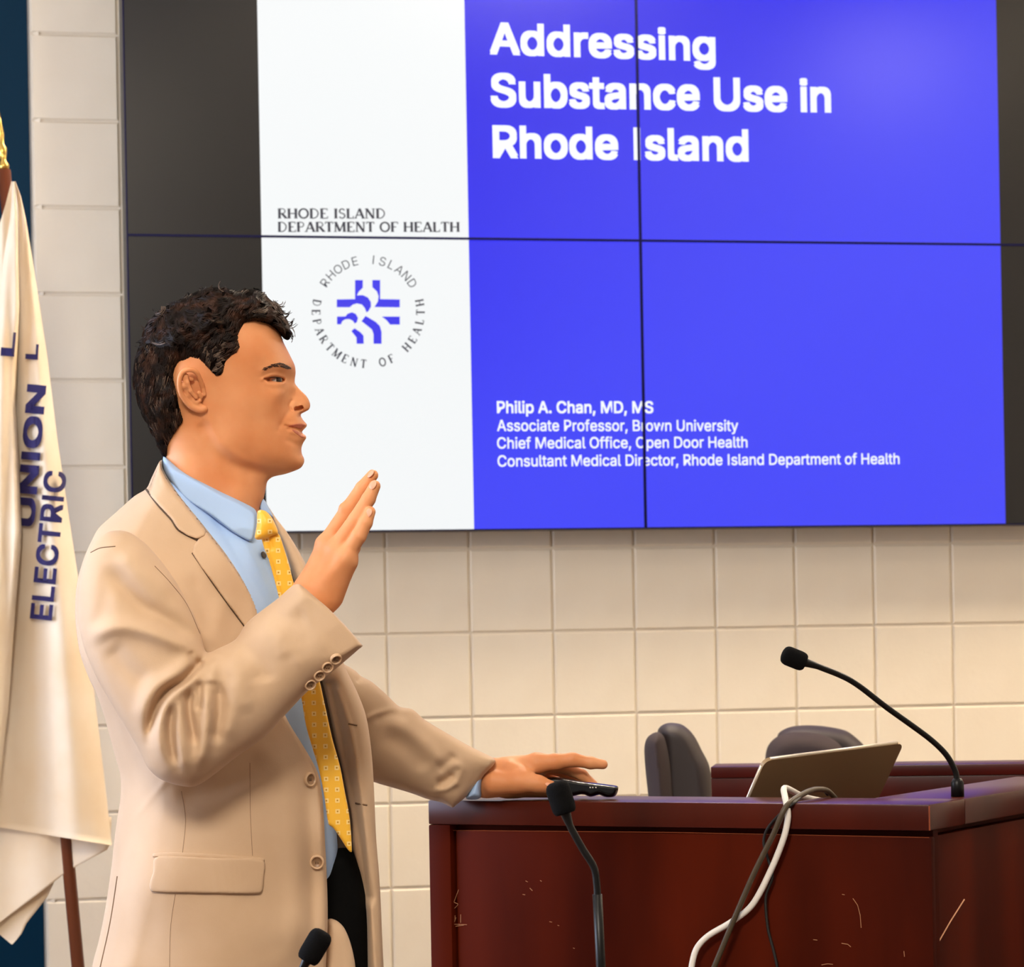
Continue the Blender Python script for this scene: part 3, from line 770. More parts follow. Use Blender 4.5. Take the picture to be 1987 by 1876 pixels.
r0 = ray(np.array([1822., 1845., 1871.]), np.array([1826., 1786., 1745.])); sn_ = np.cross(EB, EZ); o_ = LO + EA * .0055; t_ = np.dot(o_ - CAM, sn_) / (r0 @ sn_)
b = MB(); b.tube(CAM + r0 * t_[:, None], .0012, 4); b.build('scratch', 'scratch', lec)
b = MB(); q = on_lectern(np.array([872., 1300., 1803.]), np.array([1611., 1615., 1625.]), .0082); b.tube(q, .0006, 4); b.build('worn_edge', 'mahogany_edge', lec)
b = MB(); b.tube([LO + EZ * (ZT - RAIL + .001) + [0, -.0002, 0], LO + EZ * (ZT - .002) + [0, -.0002, 0]], .0012, 5); b.build('worn_edge', 'mahogany_edge', lec)

# ------------------------------------------------------------------ rear bench with chairs
YB = 5.06
q0 = P(1379, 1488, YB); q1 = P(1987, 1489, YB * .985)
dd = q1 - q0; dd[2] = 0; dd /= np.linalg.norm(dd); eb = np.array([-dd[1], dd[0], 0])
BF = (np.array([q0[0], q0[1], 0]), dd, eb, EZ); BZ = q0[2]
bn = empty('rear_bench', tuple(q0 * [1, 1, 0] + dd * .8), 'dark mahogany desk standing behind the laptop in front of the chairs', 'desk')
for nm, a in (('top_rail', (0, 1.7, 0, .13, BZ - .02, BZ)), ('front_rail', (0, 1.7, .004, .03, BZ - .075, BZ - .0203)), ('stile', (0, .05, .004, .03, 0, BZ - .0753)),
              ('front_panel', (.0503, 1.7, .014, .03, 0, BZ - .0756)), ('end_panel', (.0, .03, .0303, .13, 0, BZ - .0203))):
    b = MB(); b.frame_box(*BF, *a, .002); auto_smooth(b.build(nm, 'mahogany_desk', bn))

def chair(cush, shell, Y, label):
    cx = np.mean([q[0] for q in shell]); base = P(cx, 1700, Y); bx, by = base[0], base[1]
    r = empty('office_chair', (bx, by, 0), label, 'chair', 'office chairs behind the lectern')
    Form(shell, Y + .02, .055, .03, vox=.004).build('back_shell', 'chair_shell', r)
    Form(cush, Y - .03, .06, .035, vox=.004).build('backrest', 'chair_cloth', r)
    b = MB(); b.frame_box((bx, by, 0), (1, 0, 0), (0, 1, 0), EZ, -.23, .23, -.22, .24, .42, .5, .03); auto_smooth(b.build('seat', 'chair_cloth', r))
    b = MB(); b.tube([(bx, by, .08), (bx, by, .43)], .03, 12); b.build('pedestal', 'black_plastic', r, True)
    b = MB(); b.tube([(bx, by + .1, .46), (bx, by + .2, .6), (bx, by + .12, .85)], .02, 8); b.build('back_bar', 'black_plastic', r, True)
    for k in range(5):
        a = k * 2 * math.pi / 5; b = MB()
        b.tube([(bx, by, .09), (bx + .28 * math.cos(a), by + .28 * math.sin(a), .065)], [.025, .015], 8)
        b.tube([(bx + .28 * math.cos(a), by - .012 + .28 * math.sin(a), .03), (bx + .28 * math.cos(a), by + .012 + .28 * math.sin(a), .03)], .03, 12)
        b.build('leg', 'black_plastic', r, True)
chair([(1250, 1452), (1254, 1434), (1264, 1424), (1278, 1420), (1290, 1432), (1300, 1480), (1306, 1545), (1308, 1640), (1268, 1640), (1258, 1545), (1252, 1490)],
      [(1276, 1418), (1286, 1406), (1303, 1402), (1326, 1407), (1346, 1426), (1362, 1456), (1377, 1488), (1384, 1545), (1388, 1640), (1286, 1640), (1280, 1545), (1278, 1480)],
      5.5, 'dark brown office chair seen side-on, left of the rear desk')
chair([(1485, 1468), (1492, 1444), (1512, 1427), (1545, 1420), (1590, 1424), (1625, 1440), (1640, 1462), (1650, 1520), (1650, 1640), (1490, 1640), (1484, 1540)],
      [(1508, 1428), (1528, 1412), (1560, 1407), (1600, 1409), (1640, 1417), (1662, 1432), (1680, 1452), (1690, 1500), (1692, 1640), (1530, 1640), (1515, 1500)],
      6.15, 'dark brown office chair whose rounded back rises behind the laptop')

# ------------------------------------------------------------------ laptop
TL = P(1485, 1476, 4.13); TR = P(1754, 1442, 4.30)
ex = TR - TL; LWD = np.linalg.norm(ex); ex /= LWD
dn = P(1460, 1548, 4.175) - TL; dn -= ex * (dn @ ex) * 0.55; dn /= np.linalg.norm(dn)
nn = np.cross(ex, dn); nn /= np.linalg.norm(nn); nn = nn if nn[1] < 0 else -nn
lap = empty('laptop', tuple(TL + ex * LWD / 2 + dn * .2), 'open silver laptop seen from behind, standing on the lectern desk', 'laptop')
def rounded_slab(o, ex, ey, ez, w, h, t, r, n=6):
    pr = [(r - r * math.sin(q), r - r * math.cos(q)) for q in np.linspace(0, math.pi / 2, n)]
    out = []
    for cx_, cy_, sx, sy in ((0, 0, 1, 1), (0, h, 1, -1), (w, h, -1, -1), (w, 0, -1, 1)):
        seq = [(cx_ + sx * a, cy_ + sy * c) for a, c in pr]
        out += seq if sx * sy < 0 else seq[::-1]
    # order corners around the outline
    out = sorted(out, key=lambda q: math.atan2(q[1] - h / 2, q[0] - w / 2)); k = len(out)
    v = [o + ex * a + ey * c for a, c in out] + [o + ex * a + ey * c + ez * t for a, c in out]
    return v, [tuple(range(k)), tuple(range(2 * k - 1, k - 1, -1))] + [(i, k + i, k + (i + 1) % k, (i + 1) % k) for i in range(k)]
b = MB(); b.add(*rounded_slab(TL, ex, dn, -nn, LWD, .185, .006, .012)); auto_smooth(b.build('lid', 'aluminium', lap))
b = MB(); b.tube(np.array([TL + ex * .012, TL + ex * (LWD - .012)]) - nn * .003, .0028, 6); b.build('lid_edge', 'aluminium_edge', lap, True)
b = MB(); b.tube(np.array([TL + dn * .012, TL + dn * .18]) - nn * .003, .0028, 6); b.build('lid_edge', 'aluminium_edge', lap, True)
HB = TL + dn * .187; flat = np.cross(ex, EZ); flat = flat if flat[1] > 0 else -flat; flat /= np.linalg.norm(flat)
b = MB(); b.add(*rounded_slab(HB - EZ * .016, ex, flat - EZ * (.0), EZ, LWD, .2, .014, .012)); auto_smooth(b.build('keyboard_base', 'aluminium', lap))

# ------------------------------------------------------------------ microphones
def mic(head0, head1, stem, Y, label, rad, basep, hr=None, neck=.0045, dz=None):
    """foam head between two pixels, gooseneck through pixels (with their own distances), base block on its stand"""
    r = empty('gooseneck_microphone', tuple(basep), label, 'microphone', 'black gooseneck microphones')
    h0 = P(*head0); h1 = P(*head1); ax = h1 - h0; L = np.linalg.norm(ax)
    t = np.linspace(0, 1, 14); prof = rad * np.array([.0, .55, .78, .92, .99, 1, 1, 1, 1, 1, .98, .93, .8, .0])
    t = np.array([0, .02, .06, .13, .22, .32, .42, .52, .62, .72, .82, .9, .97, 1.0])
    b = MB(); b.tube([h0 + ax * k for k in t], np.maximum(prof, .0004), 20); b.build('foam_windscreen', 'foam', r, True)
    pts = np.array([P(*q) for q in stem]); pts = np.vstack([h1 - ax * .12, pts])
    sp = spline(pts, 10); n = len(sp)
    rr = np.full(n, neck); rr[:10] = np.linspace(rad * .5, neck, 10)
    b = MB(); b.tube(sp, rr, 12); b.build('gooseneck', 'stem_metal', r, True)
    return r, sp[-1]
# on the lectern's right ledge
yb = 4.02
bp = P(1858, 1531, yb); bp[2] = TOPZ
r, e = mic((1518, 1268, yb - .10), (1563, 1286, yb - .095), [(1590, 1294, yb - .09), (1652, 1321, yb - .07), (1720, 1372, yb - .05), (1800, 1430, yb - .02), (1835, 1463, yb - .005), (1854, 1497, yb), (1857, 1522, yb)], yb,
           'black gooseneck microphone arching left from the lectern\'s right ledge', .0135, bp, neck=.0042)
b = MB(); b.tube([bp + EZ * .0003, bp + EZ * .02, bp + EZ * .026], [.0095, .009, .006], 14); b.build('base', 'black_plastic', r, True)

# committee table in front, below the frame, that carries the two near microphones
tb = empty('front_table', (0.1, 3.0, 0), 'long table before the lectern carrying the two near microphones', 'table')
TZ = .74
for nm, a in (('tabletop', (-.9, 1.1, 2.82, 3.42, TZ - .03, TZ)), ('leg', (-.85, -.79, 2.88, 2.94, 0, TZ - .0303)), ('leg', (.99, 1.05, 2.88, 2.94, 0, TZ - .0303)),
              ('leg', (-.85, -.79, 3.3, 3.36, 0, TZ - .0303)), ('leg', (.99, 1.05, 3.3, 3.36, 0, TZ - .0303))):
    b = MB(); b.frame_box(*X3, *a, .004); auto_smooth(b.build(nm, 'table_wood', tb))
ym = 3.28
bm_ = P(1172, 2050, ym); bm_[2] = TZ
r, e = mic((1078, 1516, ym), (1098, 1580, ym), [(1107, 1604, ym), (1130, 1646, ym), (1152, 1682, ym), (1158, 1716, ym), (1160, 1760, ym), (1166, 1876, ym), (1172, 2040, ym)], ym,
           'black gooseneck microphone rising in front of the lectern beside the hand', .0142, bm_, neck=.0042)
b = MB(); v_ = P(1159, 1735, ym); v2 = P(1166, 1876, ym); b.tube([v_, v2, e], .0056, 12); b.build('stem_sleeve', 'stem_metal', r, True)
b = MB(); b.frame_box(bm_, (1, 0, 0), (0, 1, 0), EZ, -.06, .06, -.06, .06, .0003, .035, .006); auto_smooth(b.build('base', 'black_plastic', r))
ym = 3.20
bm2 = P(520, 2080, ym); bm2[2] = TZ
r, e = mic((629, 1806, ym), (594, 1866, ym), [(586, 1880, ym), (560, 1925, ym), (535, 1990, ym), (522, 2050, ym), (520, 2085, ym)], ym,
           'black gooseneck microphone at the bottom edge in front of the jacket', .0135, bm2, neck=.0042)
b = MB(); b.frame_box(bm2, (1, 0, 0), (0, 1, 0), EZ, -.06, .06, -.06, .06, .0003, .035, .006); auto_smooth(b.build('base', 'black_plastic', r))

# ------------------------------------------------------------------ cables over the lectern's front
def cable(name, label, pts, rad, m, over):
    """pts: pixel path with the distance before (negative) or behind the front face"""
    w = np.array([on_lectern(np.float64(x), np.float64(y), d) for x, y, d in pts])
    if over: w = np.vstack([np.array(over), w])
    b = MB(); b.tube(spline(w, 8), rad, 10); return tag(b.build(name, m, None, True), label, 'cable')
def ledge_pt(x, y): r = ray(x, y); t = (TOPZ + .004 - CAM[2]) / r[2]; return CAM + r * t
cable('white_cable', 'white laptop charging cable hanging over the lectern front', [(1526, 1560, -.006), (1529, 1585, -.007), (1521, 1625, -.008), (1495, 1690, -.008), (1460, 1755, -.008), (1420, 1788, -.008), (1375, 1815, -.009), (1352, 1840, -.012), (1342, 1876, -.016), (1335, 1940, -.02), (1340, 2200, -.02), (1350, 2560, -.02)],
      .0045, 'white_cable', [P(1600, 1555, 4.08), P(1560, 1546, 4.02), P(1528, 1530, 3.98), P(1521, 1531, 3.96), P(1523, 1545, 3.945)])
cable('grey_cable', 'thick grey-brown cable running straight down the lectern front', [(1524, 1567, -.014), (1500, 1620, -.018), (1465, 1690, -.018), (1430, 1770, -.018), (1405, 1830, -.018), (1386, 1876, -.018), (1360, 1940, -.02), (1345, 2200, -.03), (1340, 2560, -.03)],
      .004, 'grey_cable', [P(1621, 1549, 4.06), P(1605, 1534, 4.04), P(1580, 1532, 4.0), P(1550, 1545, 3.96)])
cable('black_cable', 'thin black cable with a plug, curling behind the white cable', [(1508, 1585, -.004), (1488, 1610, -.003), (1482, 1635, -.003), (1490, 1665, -.003), (1499, 1700, -.003), (1486, 1740, -.003), (1490, 1800, -.003), (1500, 1840, -.003), (1508, 1876, -.003), (1512, 1940, -.004), (1510, 2200, -.006), (1505, 2560, -.006)],
      .0021, 'dark_cable', [P(1606, 1542, 4.05), P(1592, 1529, 4.03), P(1565, 1538, 3.99), P(1538, 1560, 3.93)])

# ------------------------------------------------------------------ the speaker
YP = 3.85
foot = P(400, 1235, YP + .02); foot[2] = 0
man = empty('person', tuple(foot), 'man in tan suit and yellow tie raising one hand beside the lectern', 'person')

# --- head and neck
HEAD = [(300, 700), (296, 668), (300, 640), (320, 612), (352, 592), (395, 580), (440, 578), (485, 584), (515, 600), (534, 627), (546, 652), (550, 664), (559, 682), (567, 698), (571.6, 708), (573.4, 717), (573.5, 726), (572, 737), (573, 745),
        (583.7, 757.5), (594.5, 768.3), (600, 777.6), (602, 787), (599.3, 794.6), (591.4, 799.2), (583.4, 804.6), (588, 814.5), (595.3, 823), (594.5, 828), (586, 838), (593, 845), (594.2, 850), (588.3, 859.5), (584.9, 870),
        (586, 881), (590.2, 890), (589.8, 898), (583.7, 907.4), (571.3, 913.6), (552.7, 919.8), (530, 925), (519.5, 933), (516, 946), (512, 965), (505, 985), (500, 1010), (470, 1040), (400, 1040), (340, 1000), (322, 940), (320, 895), (310, 850), (300, 800), (296, 750)]
WH = [(400, 640, .070), (400, 590, .055), (470, 600, .055), (330, 660, .064), (310, 740, .050), (350, 740, .072), (400, 700, .0765), (450, 680, .073), (500, 660, .064), (530, 640, .056), (530, 690, .059), (552, 690, .047), (556, 716, .0395), (566, 722, .024), (562, 742, .022), (549, 741, .037),
      (525, 737, .051), (500, 740, .0615), (575, 755, .0085), (570, 765, .0105), (586, 775, .0095), (594, 785, .0095), (580, 788, .0155), (568, 787, .0185), (567, 772, .0145), (557, 775, .025), (557, 792, .027), (545, 765, .043), (540, 790, .044), (520, 770, .0575), (490, 770, .0660), (450, 760, .0705), (410, 760, .0705),
      (575, 812, .026), (552, 826, .036), (580, 828, .025), (580, 850, .024), (560, 850, .034), (530, 830, .049), (500, 820, .059), (460, 830, .064), (420, 830, .0625), (575, 880, .026), (575, 898, .024), (545, 890, .037), (510, 885, .048), (470, 872, .057), (430, 860, .061),
      (555, 912, .022), (525, 915, .030), (490, 908, .040), (450, 905, .049), (400, 880, .054), (350, 850, .052), (360, 920, .056), (430, 950, .055), (480, 960, .05), (400, 1010, .062), (330, 880, .045), (320, 800, .048)]
DH = [(585, 775, .007), (598, 787, .007), (575, 752, .008), (573, 735, .012), (570, 712, .022), (550, 670, .034), (520, 620, .045), (440, 590, .05), (320, 630, .05), (300, 740, .045), (588, 812, .012), (592, 830, .012), (590, 850, .012), (588, 875, .016), (585, 900, .016), (550, 915, .018), (515, 950, .035), (320, 900, .035), (480, 780, .05), (430, 900, .05), (420, 1000, .04), (305, 840, .035)]
STR = [  # brow ridge, eye socket, lids, cheek, nostril and wing, lips, jaw line, neck tendon
    ([(512, 719), (535, 710), (562, 712)], .006, .0022), ([(545, 728), (560, 735)], .008, -.0035), ([(508, 736), (530, 727), (551, 730)], .0022, .0016),
    ([(514, 735), (530, 731.5), (548, 733.5)], .0012, -.0014),
    ([(521, 737), (536, 736.8), (549, 737.5)], .0022, -.0085, .0013), ([(514, 735.5), (522, 736)], .0015, -.004, .0006), ([(518, 745), (538, 748), (552, 743)], .003, .0009),
    ([(530, 755), (548, 752)], .005, -.0012),
    ([(575, 793.5), (585, 791.5)], .0016, -.0125, .0018), ([(566, 778), (561, 787), (566, 797)], .0022, -.0028), ([(569, 782), (570, 792)], .004, .0016),
    ([(561, 797), (551, 812), (545, 824)], .004, -.0018), ([(558, 832), (572, 832), (585, 838)], .0014, -.0030), ([(553, 826), (566, 829)], .0016, -.0026),
    ([(562, 824), (578, 822), (592, 823)], .0028, .0018), ([(565, 838), (578, 842), (591, 848)], .0030, .0018), ([(560, 855), (575, 862), (588, 861)], .0045, -.0018),
    ([(545, 823), (540, 835)], .004, -.0012), ([(583, 806), (586, 815)], .002, -.0006),
    ([(402, 800), (420, 848), (455, 880), (505, 902), (560, 914)], .006, .0018), ([(395, 830), (416, 872), (455, 903), (510, 920)], .008, -.0042),
    ([(400, 850), (440, 930), (480, 985)], .008, .0016), ([(478, 925), (492, 975)], .006, -.0012)]
head = Form(HEAD, YP, WH, DH, strokes=STR, vox=.00125, center=(430, 760), soft=4)
hv, hq = head.mesh()

# --- ears (both sides), modelled as rims on the head, part of the body surface
def ear_parts(side):
    prims = []
    def ep(x, y, out):
        l = head.w2l(head.on_front(np.array([[x, y]])))[0]; w = l[2] - out
        p = head.l2w(np.array([l[0]]), np.array([l[1]]), np.array([w if side < 0 else -w]))[0]; return p
    rim = [(392, 748, .004), (388, 735, .008), (381, 722, .013), (368, 717, .017), (355, 722, .019), (349, 735, .0195), (348.5, 750, .0185), (352, 764, .016), (360, 777, .012), (372, 788, .008), (386, 794, .005), (397, 793, .003)]
    q = spline([ep(*r) for r in rim], 4)
    rr = np.interp(np.linspace(0, 1, len(q)), [0, .3, .6, .85, 1], [.0022, .0029, .0026, .0042, .0042])
    for i in range(len(q) - 1): prims.append((q[i], rr[i], q[i + 1], rr[i + 1], .002))
    shell = [(360, 730, .011), (358, 748, .011), (365, 765, .0075), (376, 778, .005), (388, 786, .003)]
    q2 = [ep(*r) for r in shell]
    for i in range(len(q2) - 1): prims.append((q2[i], .0035, q2[i + 1], .0035, .003))
    for (x, y, o), (x2, y2, o2), r in (((362, 728, .012), (364, 742, .0125), .0022), ((364, 742, .0125), (370, 758, .0115), .0024), ((370, 758, .0115), (380, 771, .009), .0024), ((390, 770, .006), (386, 762, .008), .0028), ((392, 746, .003), (396, 765, .002), .003), ((380, 782, .005), (388, 777, .006), .0026), ((366, 760, .003), (352, 745, .009), .004), ((372, 736, .004), (356, 733, .011), .003)):
        prims.append((ep(x, y, o), r, ep(x2, y2, o2), r, .0025))
    return cones_mesh(prims, vox=.0008, pad=.004)

# --- raised right hand
def chain(pts):
    q = [(P(x, y, Y), r) for x, y, Y, r in pts]
    return [(q[i][0], q[i][1], q[i + 1][0], q[i + 1][1]) for i in range(len(q) - 1)]
YH = 3.648
fing = {'middle': [(634, 1054, YH + .012, .0116), (674, 991, YH + .010, .0102), (703, 947, YH + .008, .0091), (723, 922, YH + .007, .0074)],
        'ring': [(652, 1064, YH - .004, .0116), (691, 1008, YH - .008, .0103), (715, 968, YH - .008, .0092), (727, 943, YH - .008, .0076)],
        'pinky': [(671, 1078, YH - .014, .0108), (696, 1040, YH - .020, .0098), (709.5, 1014, YH - .020, .0089), (718, 993, YH - .019, .0072)],
        'index': [(632, 1056, YH + .032, .0105), (668, 1000, YH + .032, .0088), (694, 962, YH + .03, .0076), (710, 938, YH + .029, .0062)]}
pr = []
for n_, c_ in fing.items(): pr += [p + (.0022,) for p in chain(c_)]
pr += [p + (.004,) for p in chain([(640, 1130, YH + .035, .014), (668, 1095, YH + .05, .012), (684, 1062, YH + .055, .0098), (690, 1035, YH + .055, .0075)])]    # thumb, on the far side
wr = P(606, 1160, YH + .004)
for x, y, Y, r in ((632, 1058, YH + .030, .0125), (636, 1060, YH + .012, .0125), (652, 1072, YH - .003, .0125), (668, 1086, YH - .014, .0118)): pr.append((wr, .022, P(x, y, Y), r, .012))
pr += [(P(672, 1092, YH - .010, ), .0125, P(637, 1152, YH + .002), .021, .014), (P(640, 1100, YH + .008), .0165, P(620, 1135, YH + .006), .022, .014)]
pr += [(P(606, 1162, YH + .006), .0255, P(560, 1225, YH + .01), .030, .014)]
# extensor tendons and knuckles
for a, c_ in (((612, 1120, YH - .008), (634, 1056, YH + .003)), ((620, 1125, YH - .014), (652, 1068, YH - .012)), ((634, 1125, YH - .017), (672, 1080, YH - .023))): pr.append((P(*a), .0045, P(*c_), .0048, .008))
pr.append((P(667, 985, YH + .006), .0058, P(672, 982, YH + .006), .0055, .005))
hand_r = cones_mesh(pr, vox=.0012, k=.008)

# --- left hand resting on the lectern
YL = 4.13
pr = [p + (.0045,) for p in chain([(1042, 1481, YL - .012, .0135), (1078, 1478, YL - .014, .0115), (1111, 1474, YL - .014, .0100), (1146, 1480, YL - .014, .0086), (1170, 1483, YL - .014, .0070)])]
pr += [p + (.004,) for p in chain([(1042, 1484, YL + .012, .0115), (1092, 1488, YL + .012, .0095), (1130, 1504, YL + .012, .0080), (1152, 1522, YL + .010, .0062)])]
pr += [p + (.004,) for p in chain([(1036, 1488, YL + .032, .0112), (1082, 1492, YL + .034, .0092), (1115, 1512, YL + .034, .0078), (1132, 1534, YL + .034, .0062)])]
pr += [p + (.004,) for p in chain([(1026, 1496, YL + .050, .0105), (1062, 1504, YL + .054, .0082), (1088, 1522, YL + .056, .0068), (1100, 1538, YL + .056, .0056)])]
pr += [p + (.006,) for p in chain([(960, 1518, YL - .020, .0185), (1004, 1517, YL - .030, .0150), (1044, 1520, YL - .036, .0115), (1068, 1526, YL - .038, .0090)])]
wl = P(938, 1508, YL + .010)
for x, y, Y, r in ((1040, 1481, YL - .008, .0135), (1040, 1486, YL + .010, .0135), (1034, 1492, YL + .028, .013), (1024, 1499, YL + .044, .012)): pr.append((wl, .021, P(x, y, Y), r, .012))
pr += [(P(985, 1500, YL), .019, P(1028, 1492, YL + .01), .015, .014), (P(950, 1528, YL - .005), .0135, P(1000, 1532, YL + .02), .011, .012), (wl, .025, P(880, 1480, YL), .030, .014)]
pr += [(P(985, 1532, YL + .012), .0115, P(1078, 1537, YL + .024), .008, .008)]
pr += [(P(990, 1490, YL - .018), .008, P(1020, 1505, YL - .026), .010, .012)]
hand_l = cones_mesh(pr, vox=.0013, k=.008)

# --- torso, arms and legs under the clothes, all one body object
core = []
B3 = lambda x, y, Y, r: (P(x, y, Y), r)
def lk(a, c_): core.append((a[0], a[1], c_[0], c_[1], .03))
nk = B3(415, 1000, YP, .055); ch = B3(370, 1180, YP, .075); be = B3(410, 1450, YP, .085); pe = B3(430, 1720, YP, .09)
shn = B3(250, 1130, YP - .17, .03); shf = B3(450, 1170, YP + .10, .03); uaf = B3(600, 1370, YP + .10, .03)
eln = B3(335, 1430, YP - .215, .028); elf = B3(750, 1445, YP + .19, .03)
for a, c_ in ((nk, ch), (ch, be), (be, pe), (ch, shn), (ch, shf), (shn, eln), (eln, B3(560, 1225, YH + .01, .029)), (shf, uaf), (uaf, elf), (elf, B3(880, 1480, YL, .029))): lk(a, c_)
hip = pe[0]
for sd in (-1, 1):
    hp = hip + np.array([.02 * sd, +.055 * sd, -.03]); kn = np.array([hp[0] + .02, hp[1], .50]); an = np.array([hp[0] - .02, hp[1], .10])
    lk((hp, .07), (kn, .058)); lk((kn, .055), (an, .04)); lk((an, .04), (an + [.13, 0, -.04], .03))
body_core = cones_mesh(core, vox=.010, k=.03, pad=.03)
v_, q_ = join((hv, hq), ear_parts(-1), ear_parts(1), hand_r, hand_l, body_core)
body = mesh_obj('body', v_, q_, 'skin', man)

# eyes
EYE = head.w2l(head.on_front(np.array([[531.5, 737.5]])))[0]
def eye(side):
    w = EYE[2] + .0078
    c_ = head.l2w(np.array([EYE[0] + .0005]), np.array([EYE[1]]), np.array([w if side < 0 else -w]))[0]
    bm = bmesh.new(); bmesh.ops.create_uvsphere(bm, u_segments=24, v_segments=16, radius=.0108)
    gaze = (head.R * .85 - head.Fw * (.52 if side < 0 else -.52)); gaze /= np.linalg.norm(gaze)
    rot = Vector((0, 0, 1)).rotation_difference(Vector(gaze)).to_matrix()
    V = [np.array(rot @ v.co) + c_ for v in bm.verts]; fs = [[v.index for v in f.verts] for f in bm.faces]
    fm = [1 if f.calc_center_median().z > .0080 else 0 for f in bm.faces]; bm.free()
    mesh_obj('eye', V, fs, 'eye_white', man, True, mats=['eye_white', 'iris'], fmat=fm)
eye(-1); eye(1)

# lash lines
for side in (-1, 1):
    q = head.on_front(spline(np.array([(513, 735.5), (522, 732.8), (532, 731.8), (542, 732.8), (550, 735.5)], float), 5), .0004)
    if side > 0: l = head.w2l(q); q = head.l2w(l[:, 0], l[:, 1], -l[:, 2])
    b = MB(); b.tube(q, np.interp(np.linspace(0, 1, len(q)), [0, .3, .8, 1], [.0002, .0007, .0009, .0004]), 6); b.build('eyelashes', 'lash', man, True)
# lips
for nm, pl in (('lip', [(556, 827.5), (566, 824), (578, 821), (588, 820.5), (593, 823.5), (592, 828), (586, 834.5), (574, 830.5), (563, 829)]), ('lip', [(564, 832), (574, 833.5), (585, 839), (591.5, 845), (592, 849), (586, 850), (577, 844), (569, 837.5)])):
    fm_ = Form(pl, YP, .0008, .0016, vox=.0007, base=head, base_off=-.0003, sub=3, onbase=True); v0, q0_ = fm_.mesh()
    l = head.w2l(v0); l[:, 2] *= -1; v1 = head.l2w(l[:, 0], l[:, 1], l[:, 2])
    mesh_obj(nm, np.concatenate([v0, v1]), np.concatenate([q0_, q0_[:, ::-1] + len(v0)]), 'lip', man)

# --- hair
HAIR = [(316, 886), (307, 868), (292, 832), (274, 796), (262, 752), (258.5, 717), (265, 684), (279, 651), (293, 618), (320, 595), (362, 575), (396, 560), (434, 557), (460, 565), (487, 560), (510, 567), (524, 581), (543, 595), (552, 615), (561, 632), (565, 650), (560, 660), (551, 657),
        (541, 646), (528, 636), (512, 631), (496, 629), (480, 633), (474, 645), (470, 658), (474, 672), (466, 688), (449, 706), (438, 724), (432, 750), (427, 752), (421, 742), (408, 727), (394, 718), (375, 714), (355, 718), (346, 728), (345, 745), (347, 765), (351, 785), (356, 803), (360, 816), (352, 832), (342, 848), (330, 864), (325, 885)]
def hW(pts): return [(x, y, w) for x, y, w in pts]
WHR = [(400, 640, .084), (400, 585, .066), (460, 590, .064), (520, 600, .052), (545, 630, .05), (330, 660, .078), (300, 740, .062), (340, 760, .079), (400, 700, .0835), (440, 700, .0795), (470, 660, .078), (510, 620, .066), (320, 830, .058), (320, 870, .05), (430, 740, .0755), (290, 680, .06)]
DHR = [(400, 570, .05), (300, 640, .055), (265, 740, .05), (300, 840, .03), (540, 600, .035), (560, 645, .02), (510, 633, .008), (475, 660, .007), (440, 720, .006), (400, 722, .006), (347, 750, .006), (350, 830, .008), (325, 885, .012), (400, 650, .05)]
hst = []
for _ in range(150):   # curls and waves
    x = RNG.uniform(265, 555); y = RNG.uniform(562, 700 if x > 350 else 860); a = RNG.uniform(-.4, 1.2) if y < 660 else RNG.uniform(.9, 1.6)
    L = RNG.uniform(12, 26); dx, dy = -math.cos(a) * L, math.sin(a) * L; bd = RNG.uniform(-8, 8)
    hst.append(([(x - dx, y - dy), (x + dy / L * bd, y + dx / L * bd), (x + dx, y + dy)], RNG.uniform(.0022, .0042), RNG.choice([-1, 1]) * RNG.uniform(.0012, .0035) * (1.2 if y < 660 else .6)))
hairf = Form(HAIR, YP, WHR, DHR, strokes=hst, vox=.0018, center=(430, 760), soft=3)
kv, kq = hairf.mesh()
SV = []; SF = []; SM = []; NSV = 0
def strand(p, rad):
    global NSV
    n = NSV; p = np.asarray(p); m = len(p); NSV += 3 * m
    t = np.gradient(p, axis=0); t /= np.linalg.norm(t, axis=1)[:, None] + 1e-9
    a = np.cross(t, head.Fw); a /= np.linalg.norm(a, axis=1)[:, None] + 1e-9; bb = np.cross(t, a)
    r = rad * np.linspace(1, .35, m)[:, None]
    ring = np.stack([p + a * r, p - a * r * .5 + bb * r * .87, p - a * r * .5 - bb * r * .87], 1).reshape(-1, 3); SV.append(ring)
    for i in range(m - 1):
        for k in range(3): SF.append((n + 3*i + k, n + 3*i + (k+1) % 3, n + 3*(i+1) + (k+1) % 3, n + 3*(i+1) + k))
    return m
locks = 0
